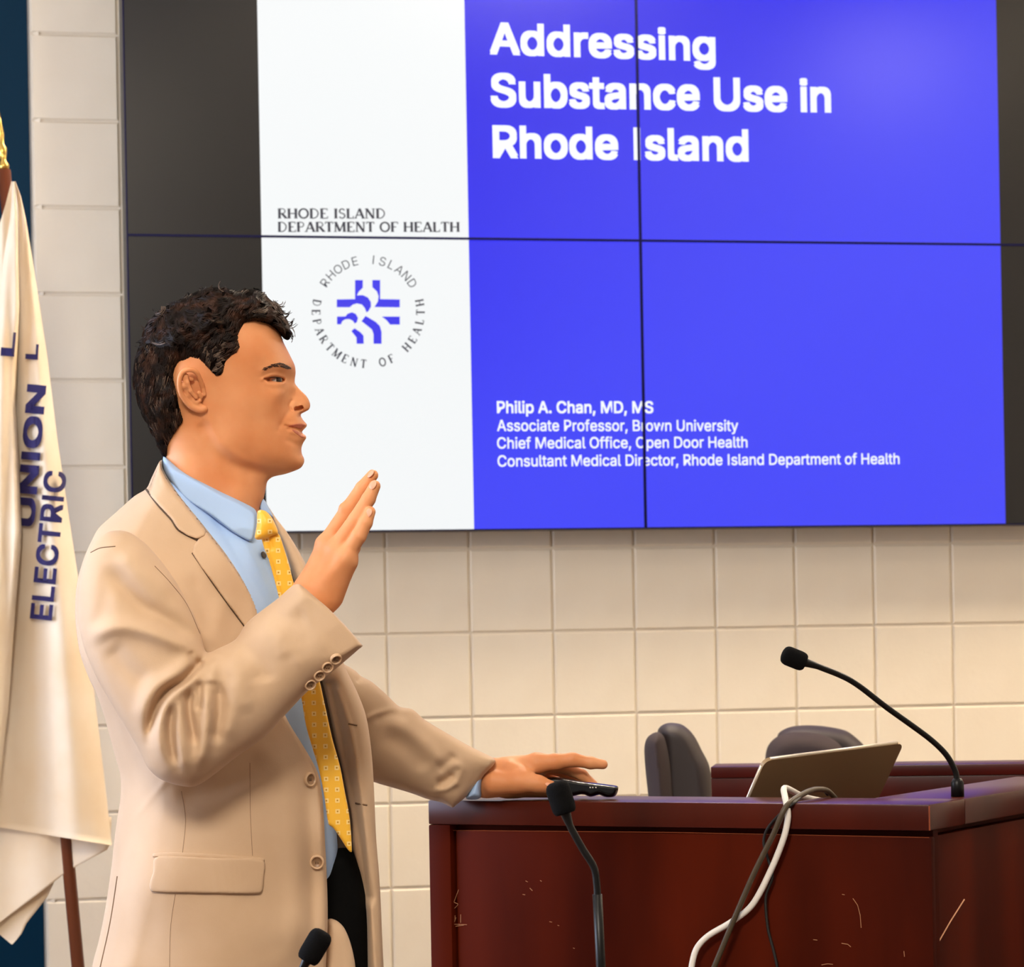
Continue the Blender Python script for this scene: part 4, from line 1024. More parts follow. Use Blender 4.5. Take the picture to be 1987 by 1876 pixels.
while locks < 900:
    x = RNG.uniform(260, 562); y = RNG.uniform(560, 880)
    ab = hairf.px2ab(np.array([[x, y]]))[0]
    if hairf.samp(hairf.g, ab[:1], ab[1:])[0] < .06: continue
    side = -1 if RNG.rand() < .74 else 1; top = y < 672 - (x - 300) * .06
    if top and RNG.rand() < .25: continue
    if x > 515 and y < 650: a = RNG.uniform(-.3, .9); ux, uy = math.cos(a), math.sin(a)                     # fringe, forward
    elif top: a = .5 + .7 * math.sin(x * .045 + y * .03) + RNG.uniform(-.5, .5); ux, uy = -math.cos(a), math.sin(a)
    elif x > 415: a = RNG.uniform(.35, .7); ux, uy = -math.cos(a), math.sin(a)
    else: a = RNG.uniform(1.15, 1.5) if y < 780 else RNG.uniform(1.5, 2.0); ux, uy = -math.cos(a), math.sin(a)
    L0 = RNG.uniform(26, 46) if top else RNG.uniform(18, 30)
    if x > 415 and not top: L0 *= .6
    bend = RNG.choice([-1, 1]) * (RNG.uniform(.9, 2.6) if top else RNG.uniform(.1, .5)); ns = RNG.randint(10, 17) if top else 9
    wid = RNG.uniform(4, 7) if top else 7; hump = RNG.uniform(.001, .0045) if top else .0008
    grey = RNG.rand() < (.55 if (x > 400 and not top and y < 720) else .10 if not top else .02)
    for _ in range(ns):
        o = RNG.uniform(-1, 1) * wid; L = L0 * RNG.uniform(.75, 1.1); m = 8; s_ = np.linspace(0, 1, m)
        th = math.atan2(uy, ux) + bend * (s_ - .3) + RNG.uniform(-.08, .08)
        dx = np.cumsum(np.cos(th)) * L / m; dy = np.cumsum(np.sin(th)) * L / m; taper = 1 - .75 * s_ ** 2
        qx = x - uy * o * taper + dx - dx[2]; qy = y + ux * o * taper + dy - dy[2]
        ab = hairf.px2ab(np.stack([qx, qy], 1)); g_ = hairf.samp(hairf.g, ab[:, 0], ab[:, 1])
        if g_.min() < -.12 and not (top and g_.min() > -.9 and RNG.rand() < .3): continue
        w = hairf.front(ab[:, 0], ab[:, 1]) - hump * np.sin(s_ * 2.9 + .1) * (1 - (o / wid) ** 2 * .8) - RNG.uniform(.0002, .0010)
        strand(hairf.l2w(ab[:, 0], ab[:, 1], w if side < 0 else -w), RNG.uniform(.0005, .0010))
        SM += [1 if grey and RNG.rand() < .6 else 0] * (7 * 3)
    locks += 1
sv = np.concatenate(SV); sf = np.array(SF)
mesh_obj('hair', np.concatenate([kv, sv]), np.concatenate([kq, sf + len(kv)]), 'hair', man, True, mats=['hair', 'hair_grey', 'hair_cap'], fmat=[2] * len(kq) + SM)
# eyebrows, short hairs on the brow ridge
for side in (-1, 1):
    b = MB()
    for k in range(120):
        u = RNG.rand() ** .65; x = 512 + u * 54; yc = np.interp(x, [512, 528, 545, 566], [720, 711, 708, 716]); th = np.interp(x, [512, 530, 552, 566], [.8, 2, 4, 2.8])
        y = yc + RNG.uniform(-1, 1) * th; L = RNG.uniform(4, 8)
        q = head.on_front(np.array([[x, y], [x - L * .5, y - L * .28], [x - L, y - L * .2]]), .0006)
        if side > 0: l = head.w2l(q); q = head.l2w(l[:, 0], l[:, 1], -l[:, 2])
        b.tube(q, [.0004, .00036, .0002], 3)
    b.build('eyebrow', 'brow', man, True)
# finger nails
def nail(x, y, Y, ang, L, Wd, nz):
    bm = bmesh.new(); bmesh.ops.create_uvsphere(bm, u_segments=14, v_segments=10, radius=1)
    a = math.radians(ang); al = R_C * math.cos(a) + U_C * math.sin(a); nz = np.array(nz, float); nz -= al * (nz @ al); nz /= np.linalg.norm(nz); sd = np.cross(al, nz)
    c_ = P(x, y, Y); V = [c_ + al * v.co.x * L + sd * v.co.y * Wd + nz * v.co.z * .0012 for v in bm.verts]; fs = [[v.index for v in f.verts] for f in bm.faces]; bm.free()
    mesh_obj('fingernail', V, fs, 'nail', man)
nail(719.5, 919, YH - .0002, 50, .0062, .0046, (-.7, -.65, .4)); nail(723.5, 941, YH - .0152, 62, .0066, .0048, (-.45, -.88, .2)); nail(715.5, 995, YH - .0261, 68, .0062, .0046, (-.4, -.9, .15))
nail(1066, 1522, YL - .0458, -22, .0068, .0046, (.1, -.75, .65))

# --- shirt
SHIRT = [(335, 930), (380, 950), (430, 985), (480, 1010), (505, 1020), (530, 1060), (548, 1110), (570, 1180), (596, 1270), (618, 1350), (632, 1400), (640, 1470), (648, 1560), (655, 1640), (653, 1690), (646, 1714), (600, 1730), (450, 1730), (320, 1650), (270, 1400), (250, 1150), (280, 1000)]
WS = [(330, 1000, .08), (300, 1200, .14), (420, 1020, .070), (450, 1060, .080), (480, 1100, .088), (500, 1180, .098), (540, 1150, .075), (560, 1250, .07), (600, 1350, .06), (620, 1450, .055), (640, 1600, .05), (650, 1690, .05), (450, 1400, .11), (450, 1650, .11)]
shirt = Form(SHIRT, YP, WS, [(500, 1020, .03), (560, 1150, .05), (620, 1350, .04), (655, 1600, .03), (300, 1200, .09), (340, 940, .03), (450, 1720, .03), (450, 1400, .08)], vox=.003, center=(400, 1300), soft=4,
             strokes=[([(420, 1010), (470, 1090), (530, 1200)], .006, -.003), ([(440, 1010), (495, 1090), (525, 1150)], .004, .002), ([(497, 1062), (520, 1110), (540, 1160)], .0025, -.003), ([(480, 1058), (500, 1100), (535, 1170)], .006, .002)])
sh = shirt.build('shirt', 'shirt', man)
COL = [(317, 884), (328, 889), (339, 896), (379, 922), (424, 945), (464, 965), (493, 984), (499, 997), (497, 1020), (492, 1047), (490, 1051), (485, 1049), (457, 1034), (408, 1001), (359, 968), (333, 939), (318, 912)]
colf = Form(COL, YP, [(330, 905, .054), (370, 935, .068), (420, 965, .077), (460, 990, .083), (485, 1020, .092), (495, 1000, .082)], [(320, 890, .012), (400, 930, .006), (490, 985, .006), (495, 1030, .004), (450, 1030, .004), (360, 968, .005), (420, 965, .008)], vox=.0016, center=(430, 760), soft=2, sub=3)
colf.build('shirt_collar', 'shirt', sh)
b = MB(); c_ = shirt.on_front(np.array([[511.0, 1077.0]]), .002)[0]; n_ = shirt.normal(c_); b.tube([c_, c_ + n_ * .0015, c_ + n_ * .002], [.0048, .0048, .003], 14); b.build('shirt_button', 'shirt_button', sh)
# far collar leaf
Form([(500, 968), (510, 966), (522, 985), (530, 1003), (520, 1000), (505, 994)], YP + .02, .012, .004, vox=.0012).build('shirt_collar', 'shirt', sh)
# right cuff of the shirt on the far hand
Form([(926, 1500), (936, 1505), (934, 1530), (931, 1549), (905, 1550), (908, 1535)], YL - .012, .028, .012, vox=.0016).build('shirt_cuff', 'shirt', sh)

# --- tie
TIE = [(508, 1040), (524, 1040), (540, 1035), (552, 1066), (562, 1099), (571, 1134), (590, 1200), (608, 1270), (623, 1332), (635, 1388), (646, 1437), (660, 1487), (670, 1539), (679, 1589), (683, 1654), (675, 1649), (660, 1626), (646, 1606), (637, 1599), (628, 1539), (617, 1487), (606, 1451), (593, 1405), (585, 1356), (569, 1280), (552, 1208), (541, 1160), (535, 1135), (522, 1089), (512, 1063)]
tief = Form(TIE, YP - .075, .0045, .0045, vox=.0016, Cc=[(515, 1045, -.012), (550, 1150, -.005), (590, 1300, .0), (620, 1450, .002), (670, 1640, .004)], sub=4,
            strokes=[([(518, 1072), (536, 1120), (552, 1190)], .002, -.003), ([(523, 1046), (527, 1062)], .003, -.003)])
tie = tief.build('tie', 'tie', man, uv=True)
KNOT = [(500, 991), (512, 990), (521, 996), (530, 1008), (540, 1034), (526, 1040), (512, 1046), (498, 1047), (494, 1042), (498, 1020)]
Form(KNOT, YP - .094, [(515, 1015, .014), (500, 1000, .010), (535, 1035, .010)], .009, vox=.0014).build('tie_knot', 'tie', tie, uv=True)

# --- far side of the jacket
FAR = [(503, 968), (512, 970), (535, 1004), (556, 1031), (579, 1068), (602, 1112), (640, 1200), (668, 1290), (692, 1340), (710, 1388), (720, 1451), (725, 1515), (730, 1627), (736, 1700), (741, 1803), (746, 1990), (716, 1990), (712, 1876), (709, 1768), (695, 1698), (683, 1645), (681, 1590), (672, 1539), (662, 1487), (648, 1430), (637, 1374), (622, 1310), (597, 1215), (572, 1132), (553, 1066), (541, 1036), (527, 1004), (514, 990)]
farf = Form(FAR, YP + .03, [(520, 990, .012), (570, 1080, .022), (640, 1250, .04), (690, 1400, .045), (710, 1600, .038), (725, 1850, .04)], [(520, 990, .006), (600, 1150, .012), (690, 1400, .018), (715, 1650, .014), (728, 1850, .012)], vox=.002, soft=2,
            strokes=[([(655, 1340), (682, 1420), (700, 1540), (712, 1660), (722, 1800), (728, 1880)], .004, .004), ([(640, 1330), (662, 1430), (682, 1540), (698, 1640), (712, 1740)], .009, -.02)])
jack_near_poly = [(313, 892), (317, 911), (333, 940), (359, 976), (401, 1028), (444, 1084), (483, 1143), (505, 1190), (528, 1290), (552, 1384), (588, 1447), (611, 1487), (620, 1514), (626, 1563), (630, 1644), (634, 1726), (634, 1790), (631, 1876), (628, 2000), (520, 2030), (300, 2030), (168, 2000), (178, 1880), (192, 1824), (205, 1759), (217, 1677), (221, 1638), (228, 1585), (234, 1546), (234, 1507), (227, 1480), (214, 1432), (203, 1392), (189, 1351), (171, 1312), (155, 1266), (147, 1210), (146, 1174), (150, 1130), (163, 1084), (179, 1048), (192, 1025), (225, 995), (261, 963), (284, 949), (294, 928)]
WJ = [(320, 915, .066), (330, 960, .082), (280, 980, .085), (380, 1040, .105), (220, 1030, .11), (230, 1110, .15), (330, 1100, .145), (420, 1100, .125), (170, 1180, .10), (300, 1250, .16), (470, 1180, .115), (500, 1260, .115), (540, 1370, .105), (450, 1380, .145), (220, 1400, .10), (320, 1500, .15), (260, 1550, .125), (450, 1550, .155), (560, 1500, .125), (610, 1520, .095), (600, 1620, .11), (628, 1700, .09), (300, 1700, .16), (450, 1750, .165), (580, 1800, .13), (628, 1860, .095), (230, 1800, .13), (400, 1950, .17)]
DJ = [(315, 900, .008), (335, 945, .006), (401, 1030, .006), (483, 1143, .006), (552, 1384, .006), (611, 1487, .006), (630, 1650, .006), (632, 1850, .006), (500, 2020, .02), (300, 2020, .03), (175, 1900, .06), (215, 1700, .07), (230, 1530, .07), (195, 1380, .06), (148, 1200, .055), (170, 1070, .06), (230, 1000, .06), (285, 955, .03), (400, 1300, .05), (420, 1700, .05)]
NS = [  # drapery of the front
    ([(268, 1500), (300, 1600), (290, 1750), (270, 1880)], .02, -.004), ([(545, 1480), (565, 1600), (575, 1720), (570, 1870)], .016, .006), ([(590, 1500), (600, 1600), (604, 1750), (600, 1870)], .010, -.006), ([(618, 1560), (624, 1700), (624, 1870)], .006, .004),
    ([(330, 1535), (430, 1525), (520, 1450)], .016, -.008), ([(470, 1720), (520, 1790), (540, 1870)], .02, -.003), ([(160, 1180), (170, 1260), (205, 1340), (240, 1430)], .008, -.004), ([(200, 1330), (228, 1400), (252, 1480)], .005, .003),
    ([(224, 1705), (210, 1790), (192, 1880)], .004, -.012), ([(238, 1700), (228, 1790), (212, 1880)], .006, .004), ([(262, 1590), (300, 1540), (335, 1500)], .004, .0022), ([(390, 1250), (420, 1210), (440, 1150)], .014, .004), ([(365, 1110), (400, 1190), (410, 1250)], .010, -.004)]
jackf = Form(jack_near_poly, YP, WJ, DJ, strokes=NS, vox=.0028, center=(400, 1400), soft=4, taper=True)
jv, jq = jackf.mesh(); fv, fq = farf.mesh()
jacket = mesh_obj('jacket', *join((jv, jq)), 'suit', man)
mesh_obj('jacket_front', fv, fq, 'suit', jacket)
Form([(634, 1785), (650, 1784), (668, 1800), (682, 1835), (690, 1880), (692, 1990), (625, 1990), (628, 1860)], YP - .038, .02, .014, vox=.003).build('jacket_facing', 'suit', jacket)
Form([(560, 1100), (600, 1200), (640, 1330), (662, 1400), (680, 1500), (694, 1600), (704, 1720), (712, 1850), (712, 1990), (640, 1990), (640, 1640), (600, 1400), (560, 1250)], YP + .035, .018, .008, vox=.004).build('shaded_lining', 'shaded_lining', jacket)  # dark band beside the tie: shade inside the jacket put into the colour
# far sleeve
FSL = [(640, 1310), (660, 1290), (678, 1296), (694, 1306), (702, 1314), (723, 1325), (751, 1349), (775, 1371), (800, 1376), (822, 1395), (857, 1416), (906, 1444), (938, 1460), (964, 1476), (945, 1501), (928, 1525), (906, 1547), (884, 1565), (880, 1569), (875, 1567), (857, 1558), (829, 1551), (800, 1540), (765, 1529), (726, 1517), (690, 1500), (655, 1400)]
CF = [(660, 1350, -.10), (740, 1420, -.03), (850, 1490, .03), (920, 1510, .06)]
fsl = Form(FSL, YP + .21, [(680, 1380, .055), (760, 1440, .058), (850, 1480, .052), (920, 1500, .044)], [(700, 1400, .055), (780, 1450, .05), (860, 1490, .046), (920, 1505, .026), (950, 1490, .008), (890, 1560, .010)], CF, vox=.0024, soft=3, taper=True,
           strokes=[([(702, 1314), (690, 1322)], .004, -.010), ([(700, 1400), (730, 1385), (775, 1372)], .004, .006), ([(720, 1402), (760, 1384), (800, 1390)], .007, -.004), ([(735, 1420), (790, 1450), (830, 1500)], .012, -.007), ([(745, 1395), (800, 1420), (850, 1470), (855, 1500)], .010, .006),
                    ([(845, 1495), (870, 1478), (885, 1462)], .008, -.006), ([(846, 1525), (868, 1512), (882, 1500)], .007, -.009), ([(862, 1492), (882, 1482), (896, 1492), (890, 1508), (870, 1525)], .006, .004), ([(840, 1535), (865, 1530), (895, 1515)], .005, .005)])
fsl.build('sleeve', 'suit', jacket)
# near sleeve with the bent elbow
NSL = [(214, 1030), (188, 1046), (168, 1078), (156, 1120), (152, 1172), (155, 1220), (166, 1264), (190, 1318), (222, 1372), (254, 1425), (275, 1462), (288, 1488), (313, 1510), (350, 1522), (379, 1523), (411, 1504), (457, 1468), (513, 1428), (552, 1386), (598, 1338), (650, 1297), (694, 1259), (701, 1253), (696, 1247), (670, 1217), (635, 1181), (606, 1156), (586, 1138), (577, 1133), (566, 1137), (539, 1161), (503, 1188), (477, 1210), (457, 1240), (425, 1257), (402, 1266), (394, 1248), (386, 1214), (360, 1161), (330, 1112), (290, 1062), (250, 1032)]
NW_ = [(200, 1080, .062), (260, 1120, .068), (230, 1250, .068), (300, 1240, .068), (330, 1400, .064), (360, 1470, .058), (430, 1380, .058), (520, 1290, .054), (580, 1230, .052), (640, 1230, .050), (600, 1170, .05), (660, 1240, .05)]
ND = [(200, 1060, .05), (160, 1180, .05), (300, 1080, .05), (385, 1220, .045), (250, 1300, .07), (300, 1480, .055), (380, 1500, .05), (500, 1420, .05), (600, 1320, .032), (460, 1240, .045), (540, 1170, .036), (680, 1240, .005), (660, 1215, .004), (640, 1190, .004), (610, 1162, .004), (590, 1142, .005), (665, 1275, .012), (340, 1390, .06), (590, 1240, .035), (630, 1220, .012), (600, 1180, .012)]
FS = [  # elbow crease, folds round the elbow, drapes of the upper arm
    ([(408, 1262), (384, 1290), (358, 1318), (326, 1338), (307, 1362), (294, 1396), (286, 1440)], .0055, -.020), ([(404, 1282), (378, 1310), (348, 1338), (326, 1366), (312, 1404), (310, 1450), (325, 1490)], .009, .011),
    ([(396, 1252), (368, 1282), (335, 1310), (300, 1335), (278, 1372), (268, 1420)], .010, .010), ([(372, 1330), (366, 1370), (372, 1410), (380, 1450)], .006, -.013), ([(352, 1345), (350, 1400), (356, 1470), (368, 1505)], .0085, .008), ([(398, 1325), (403, 1390), (396, 1455), (378, 1500)], .009, .011), ([(386, 1318), (388, 1350), (384, 1385)], .005, -.008),
    ([(336, 1360), (330, 1410), (336, 1460), (346, 1490)], .006, -.011), ([(424, 1318), (426, 1380), (414, 1450)], .009, -.010), ([(446, 1310), (452, 1370), (436, 1440)], .011, .005),
    ([(398, 1246), (360, 1224), (312, 1196), (272, 1172), (230, 1125), (212, 1085)], .012, -.014), ([(402, 1264), (360, 1252), (295, 1228), (240, 1216), (190, 1228), (165, 1260)], .011, .012), ([(345, 1150), (300, 1122), (262, 1090), (235, 1060)], .014, .008), ([(200, 1090), (206, 1140), (196, 1190), (170, 1230)], .012, -.004), ([(210, 1250), (250, 1300), (290, 1330)], .014, -.007),
    ([(398, 1292), (380, 1282), (366, 1262)], .005, -.010), ([(176, 1250), (205, 1320), (255, 1410)], .008, .004), ([(462, 1250), (500, 1285), (512, 1330)], .014, -.007), ([(430, 1262), (466, 1320), (474, 1390)], .012, .005), ([(520, 1190), (560, 1202), (598, 1190)], .014, -.005), ([(424, 1266), (412, 1300), (410, 1330)], .009, .008), ([(560, 1290), (600, 1270), (640, 1235)], .016, .003), ([(500, 1215), (535, 1235), (560, 1280)], .014, .004)]
nslf = Form(NSL, YP - .19, NW_, ND, [(230, 1080, .01), (230, 1250, -.005), (350, 1450, -.03), (480, 1330, -.03), (640, 1220, -.03)], strokes=FS, vox=.002, soft=5, taper=True)
nslf.build('sleeve', 'suit', jacket)

# lapel, collar, pocket flap with welt, seams
def patch(name, poly, base, th, m='suit', rim=None, off=.0, vox=.0018, parent=None, strokes=(), sub=3):
    return Form(poly, YP - .1, th, rim or th, vox=vox, base=base, base_off=off, sub=sub, strokes=strokes).build(name, m, parent or jacket)
patch('lapel', [(384, 1047), (373, 1073), (411, 1128), (444, 1174), (474, 1214), (510, 1270), (552, 1380), (556, 1384), (532, 1290), (508, 1192), (485, 1143), (446, 1083), (403, 1028)], jackf, .0034, rim=.003, off=.002, sub=2)
patch('collar', [(313, 892), (299, 918), (285, 949), (306, 978), (333, 1007), (347, 1028), (383, 1046), (402, 1028), (361, 976), (335, 940), (318, 911)], jackf, .0042, rim=.004, off=.0045, sub=2)
patch('pocket_flap', [(300, 1664), (297, 1690), (290, 1715), (292, 1727), (302, 1731), (400, 1733), (500, 1734), (509, 1728), (512, 1700), (510, 1668), (420, 1664), (330, 1660)], jackf, .0034, rim=.0025, off=.0025, sub=3)
patch('pocket_welt', [(298, 1655), (296, 1663), (330, 1662), (420, 1666), (512, 1672), (512, 1664), (420, 1657), (340, 1653)], jackf, .002, rim=.0015, off=.0015, vox=.0012, sub=2)
def seam(name, pts, base, rad=.0005, m='suit_thread', n=8):
    q = base.on_front(spline(np.array(pts, float), n), rad * .4); b = MB(); b.tube(q, rad, 5); return b.build(name, m, jacket, True)
seam('seam', [(284, 950), (306, 979), (333, 1009), (347, 1029), (384, 1049)], jackf, .0017, 'seam_shade')  # gorge seam and lapel edge, their dark shading put into the line colour
seam('seam', [(373, 1073), (411, 1129), (444, 1175), (474, 1215)], jackf, .0012, 'seam_shade')
seam('seam', [(352, 1535), (360, 1590), (354, 1655)], jackf, .0003); seam('seam', [(485, 1480), (486, 1580), (490, 1660)], jackf, .0003); seam('seam', [(340, 1735), (331, 1800), (329, 1880)], jackf, .0003)
seam('seam', [(176, 1072), (195, 1063), (224, 1060)], nslf, .0007); seam('seam', [(300, 1098), (330, 1130), (362, 1172), (388, 1230)], nslf, .0006)
seam('seam', [(228, 1700), (214, 1790), (194, 1880)], jackf, .0012)
def jbutton(x, y, base, r=.0098, parent=None):
    c_ = base.on_front(np.array([[float(x), float(y)]]), .0)[0]; n_ = base.normal(c_)
    if n_ @ head.Fw > -.75: n_ = n_ * .5 - head.Fw * .5; n_ /= np.linalg.norm(n_)
    b = MB(); t = np.array([.0, .0010, .0030, .0044, .0046, .0036, .0022, .0021]); rr = np.array([1., 1., 1., .93, .82, .70, .64, .001]) * r
    b.lathe(c_, n_, t, rr, 24)
    o = mesh_obj('button', b.v, b.f, 'suit_button', parent or jacket, True, mats=['suit_button', 'button_face'], fmat=[0] * (24 * 5) + [1] * (24 * 2))
    a1 = np.cross(n_, [0, 0, 1.]); a1 /= np.linalg.norm(a1); a2 = np.cross(n_, a1); b = MB()
    for sx in (-1, 1):
        b.tube([c_ + n_ * .002 + (a1 * sx * .0014 + a2 * .0018), c_ + n_ * .003 + a1 * sx * .0014, c_ + n_ * .002 + (a1 * sx * .0014 - a2 * .0018)], .0008, 5)
    b.build('button_thread', 'suit_thread', parent or jacket, True)
for x, y in ((600, 1512), (615, 1672)): jbutton(x, y, jackf)
for x, y in ((651, 1277), (635, 1293), (619, 1309), (601, 1327)): jbutton(x, y, nslf, .0078)
# buttonholes on the far front
for pts in ([(676, 1404), (693, 1407)], [(690, 1558), (712, 1562)]): seam('buttonhole', pts, farf, .0012, n=3)

# --- trousers and shoes
Form([(560, 1690), (640, 1650), (660, 1640), (690, 1650), (712, 1740), (716, 1880), (716, 2020), (600, 2060), (320, 2060), (260, 1900), (300, 1720)], YP + .01, [(660, 1700, .05), (690, 1850, .05), (450, 1800, .12), (350, 1900, .12)], [(690, 1750, .03), (450, 1800, .08), (640, 1660, .03)], vox=.005, center=(480, 1850)).build('trousers', 'trouser', man)
for sd in (-1, 1):
    hp = hip + np.array([.02 * sd, +.055 * sd, -.03]); kn = np.array([hp[0] + .02, hp[1], .50]); an = np.array([hp[0] - .02, hp[1], .10])
    mesh_obj('trouser_leg', *cones_mesh([(hp, .082, kn, .078), (kn, .078, an + [0, 0, -.02], .066)], vox=.008, k=.03), 'trouser', man)
    mesh_obj('shoe', *cones_mesh([(an + [-.03, 0, -.045], .042, an + [.16, 0, -.056], .038), (an + [.16, 0, -.058], .036, an + [.19, 0, -.066], .026)], vox=.006, k=.03), 'shoe', man)

# ------------------------------------------------------------------ black remote under the far hand
rm = empty('remote_control', tuple(P(1140, 1546, YL - .012)), 'black handheld remote control under the hand on the lectern', 'remote control')
Form([(1058, 1512), (1066, 1508), (1085, 1508), (1121, 1514), (1150, 1518), (1196, 1524), (1200, 1527), (1198, 1538), (1193, 1545), (1184, 1547), (1172, 1546), (1163, 1542), (1152, 1545), (1144, 1546), (1132, 1541), (1120, 1543), (1106, 1546), (1062, 1546)], YL - .010, .021, .005, vox=.0013, sub=2).build('case', 'black_gloss', rm)
b = MB()
for x in (1144, 1149, 1155): b.tube([P(x, 1527.5, YL - .0318), P(x + 2.5, 1528, YL - .0318)], .0008, 5)
b.build('marking', 'white_cable', rm)

# ------------------------------------------------------------------ flag on its pole
YF = 5.9
pt, pb = P(8, 330, YF), P(152, 1890, YF); dirp = (pb - pt); pfoot = pt + dirp * ((pt[2]) / (pt[2] - pb[2]))
fp_ = empty('flag_pole', tuple(pfoot * [1, 1, 0]), 'tall brown flag pole with a gold tip by the teal door', 'flag pole')
b = MB(); b.tube([pt, pt + (pfoot - pt) * .35, pfoot + [0, 0, .02]], .0135, 14); b.build('pole', 'pole_wood', fp_, True)
b = MB(); tip = [(0, .010), (.01, .012), (.02, .006), (.035, .009), (.045, .010), (.055, .005), (.075, .007), (.10, .004), (.13, .001)]
b.tube([pt - dirp / np.linalg.norm(dirp) * a for a, _ in tip], [r for _, r in tip], 14); b.build('finial', 'gold', fp_, True)
b = MB(); b.tube([pfoot + [0, 0, .0], pfoot + [0, 0, .02], pfoot + [0, 0, .06], pfoot + [0, 0, .10]], [.16, .16, .05, .02], 28); b.build('base', 'pole_dark', fp_, True)
flag = empty('flag', tuple(pt + (pfoot - pt) * .3), 'cream flag with navy lettering hanging in folds from the pole', 'flag')
RB = [(352, 30), (380, 40), (420, 49), (500, 62), (700, 92), (850, 110), (960, 126), (1130, 152), (1350, 183), (1500, 201), (1640, 217)]
LB = [(352, 22), (400, 10), (500, -20), (700, -60), (1000, -90), (1300, -100), (1620, -100)]
fold = [(352, 27), (420, 34), (600, 38), (800, 30), (900, 36), (1050, 42), (1200, 30), (1400, 16), (1620, -6)]
def fx(tab, y): return np.interp(y, [a for a, _ in tab], [c for _, c in tab])
def cloth_Y(x, y):
    """distance of the main cloth: shallow vertical folds"""
    r = fx(RB, y); l = fx(LB, y); u = (x - l) / (r - l); k = np.clip((y - 352) / 500, .15, 1)
    return YF - .055 - .04 * k * np.sin(u * 9 + .6) * (.5 + u * .5) + .02 * k * np.clip((u - .88) / .12, 0, 1) ** 2 + .006 * np.sin(u * 23 + y * .004)
def sheet(name, xf, ys, Yf, m, parent, nu=60, th=.0015):
    U = np.linspace(0, 1, nu); pts = []
    for y in ys:
        l, r = xf(y); x = l + (r - l) * U; yy = np.array([y + 0 * a for a in x]); pts.append(P(x, yy, Yf(x, yy)))
    g = np.array(pts); nv, nu_ = g.shape[:2]; n = nv * nu_
    back = g + np.array([0, th, 0]); V = np.concatenate([g.reshape(-1, 3), back.reshape(-1, 3)]); Fc = []
    I = lambda i, j: i * nu_ + j
    for i in range(nv - 1):
        for j in range(nu_ - 1):
            Fc.append((I(i, j), I(i + 1, j), I(i + 1, j + 1), I(i, j + 1))); Fc.append((n + I(i, j), n + I(i, j + 1), n + I(i + 1, j + 1), n + I(i + 1, j)))
    for i in range(nv - 1):
        for j in (0, nu_ - 1): Fc.append((I(i, j), I(i + 1, j), n + I(i + 1, j), n + I(i, j)))
    for j in range(nu_ - 1):
        for i in (0, nv - 1): Fc.append((I(i, j), I(i, j + 1), n + I(i, j + 1), n + I(i, j)))
    return mesh_obj(name, V, np.array(Fc), m, parent, True)
# hem slopes, so rows follow the hem: y runs with a slant
def slant(y, x): return y + (y - 352) / 1290 * (x - 217) * .16
ys = np.linspace(352, 1640, 90)
def sheet2(name, xf, Yf, m, parent, nu=60, ys=ys, sl=True):
    U = np.linspace(0, 1, nu); g = []
    for y in ys:
        l, r = xf(y); x = l + (r - l) * U; yy = slant(y, x) if sl else np.full(nu, y); g.append(P(x, yy, Yf(x, np.full(nu, y))))
    g = np.array(g); nv = len(ys); n = nv * nu; back = g + np.array([0, .0015, 0]); V = np.concatenate([g.reshape(-1, 3), back.reshape(-1, 3)]); I = lambda i, j: i * nu + j; Fc = []
    for i in range(nv - 1):
        for j in range(nu - 1): Fc += [(I(i, j), I(i + 1, j), I(i + 1, j + 1), I(i, j + 1)), (n + I(i, j), n + I(i, j + 1), n + I(i + 1, j + 1), n + I(i + 1, j))]
        for j in (0, nu - 1): Fc.append((I(i, j), I(i + 1, j), n + I(i + 1, j), n + I(i, j)))
    for j in range(nu - 1):
        for i in (0, nv - 1): Fc.append((I(i, j), I(i, j + 1), n + I(i, j + 1), n + I(i, j)))
    return mesh_obj(name, V, np.array(Fc), m, parent, True)
sheet2('cloth', lambda y: (fx(LB, y), fx(RB, y)), cloth_Y, 'flag_cloth', flag)
def foldY(x, y):
    r = fx(fold, y); u = (x - fx(LB, y)) / (r - fx(LB, y)); return YF - .10 - .02 * np.sin(np.clip((u - .5) * 2, 0, 1) * math.pi * .9) + .035 * np.clip((u - .9) / .1, 0, 1) ** 2 - .008 * np.sin(x * .16 + y * .002)
sheet2('front_fold', lambda y: (fx(LB, y), fx(fold, y)), foldY, 'flag_cloth', flag, 40)
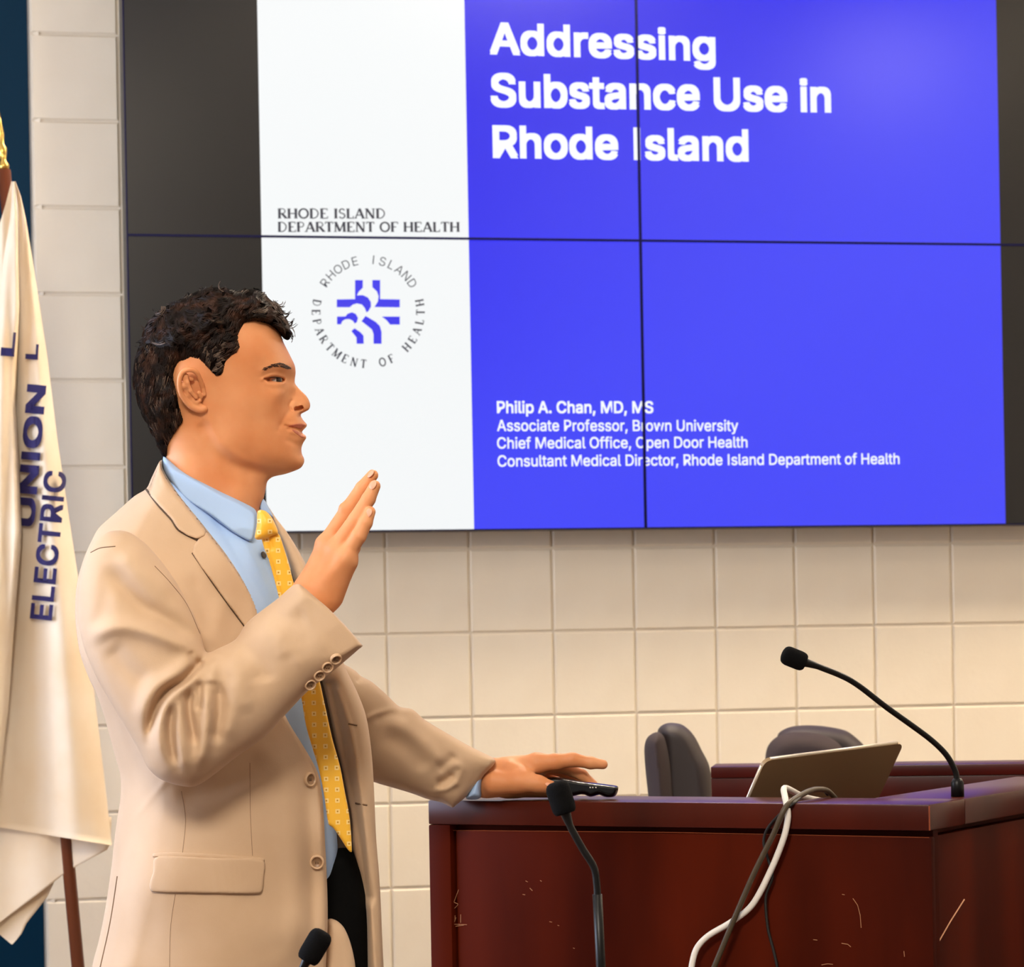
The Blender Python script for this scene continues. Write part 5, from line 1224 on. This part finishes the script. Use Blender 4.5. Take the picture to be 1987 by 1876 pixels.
# lower layer of the cloth turned towards the back, hanging below the hem
L2 = [(1600, -100, 216), (1645, -100, 214), (1690, -100, 132), (1740, -100, 66), (1790, -100, 0), (1830, -100, -60)]
sheet2('lower_corner', lambda y: (-100, np.interp(y, [a[0] for a in L2], [a[2] for a in L2])), lambda x, y: YF - .012 + .006 * np.sin(x * .06), 'flag_cloth', flag, 30, np.linspace(1585, 1825, 20), False)
L3 = [(1700, 110), (1740, 92), (1790, 52), (1815, 40), (1832, 24)]; L3l = [(1700, -60), (1790, -40), (1805, -10), (1832, 22)]
sheet2('lower_corner', lambda y: (np.interp(y, [a for a, _ in L3l], [c for _, c in L3l]), np.interp(y, [a for a, _ in L3], [c for _, c in L3])), lambda x, y: YF + .012 + 0 * x, 'flag_cloth', flag, 14, np.linspace(1700, 1832, 14), False)
def flag_text(txt, x0, y0, x1, y1, cap, bold, surf, clip=None):
    v, f = text_shape(txt)
    if bold:
        n_ = len(v); sh_ = [(a * bold, c * bold) for a in (-1, 0, 1) for c in (-1, 1)]
        v = np.concatenate([v + [a, c, 0] for a, c in sh_]); f = [[i + k * n_ for i in g] for k in range(len(sh_)) for g in f]
    x = v[:, 0] - v[:, 0].min(); x = x / x.max(); d = np.array([x1 - x0, y1 - y0]); L = np.linalg.norm(d); d = d / L; up = np.array([d[1], -d[0]])
    q = np.array([x0, y0]) + np.outer(x * L, d) + np.outer(v[:, 1] / CAPH * cap, up)
    yu = 352 + (q[:, 1] - 352) / (1 + (q[:, 0] - 217) * .16 / 1290)      # the row of the cloth this point lies on
    pts = P(q[:, 0], q[:, 1], np.min([surf(q[:, 0] + e, yu) for e in (-14, -7, 0, 7, 14)], 0) - .005)
    words('lettering', pts, f, x * L, cap * .3, 'flag_navy', flag)
flag_text('ELECTRIC', 99, 1204, 128, 916, 40, .02, cloth_Y)
flag_text('UNION', 64, 1022, 88, 748, 33, .03, cloth_Y)
flag_text('L', 72, 698, 74, 668, 22, .03, cloth_Y)
flag_text('L', 26, 692, 30, 645, 24, .03, foldY)
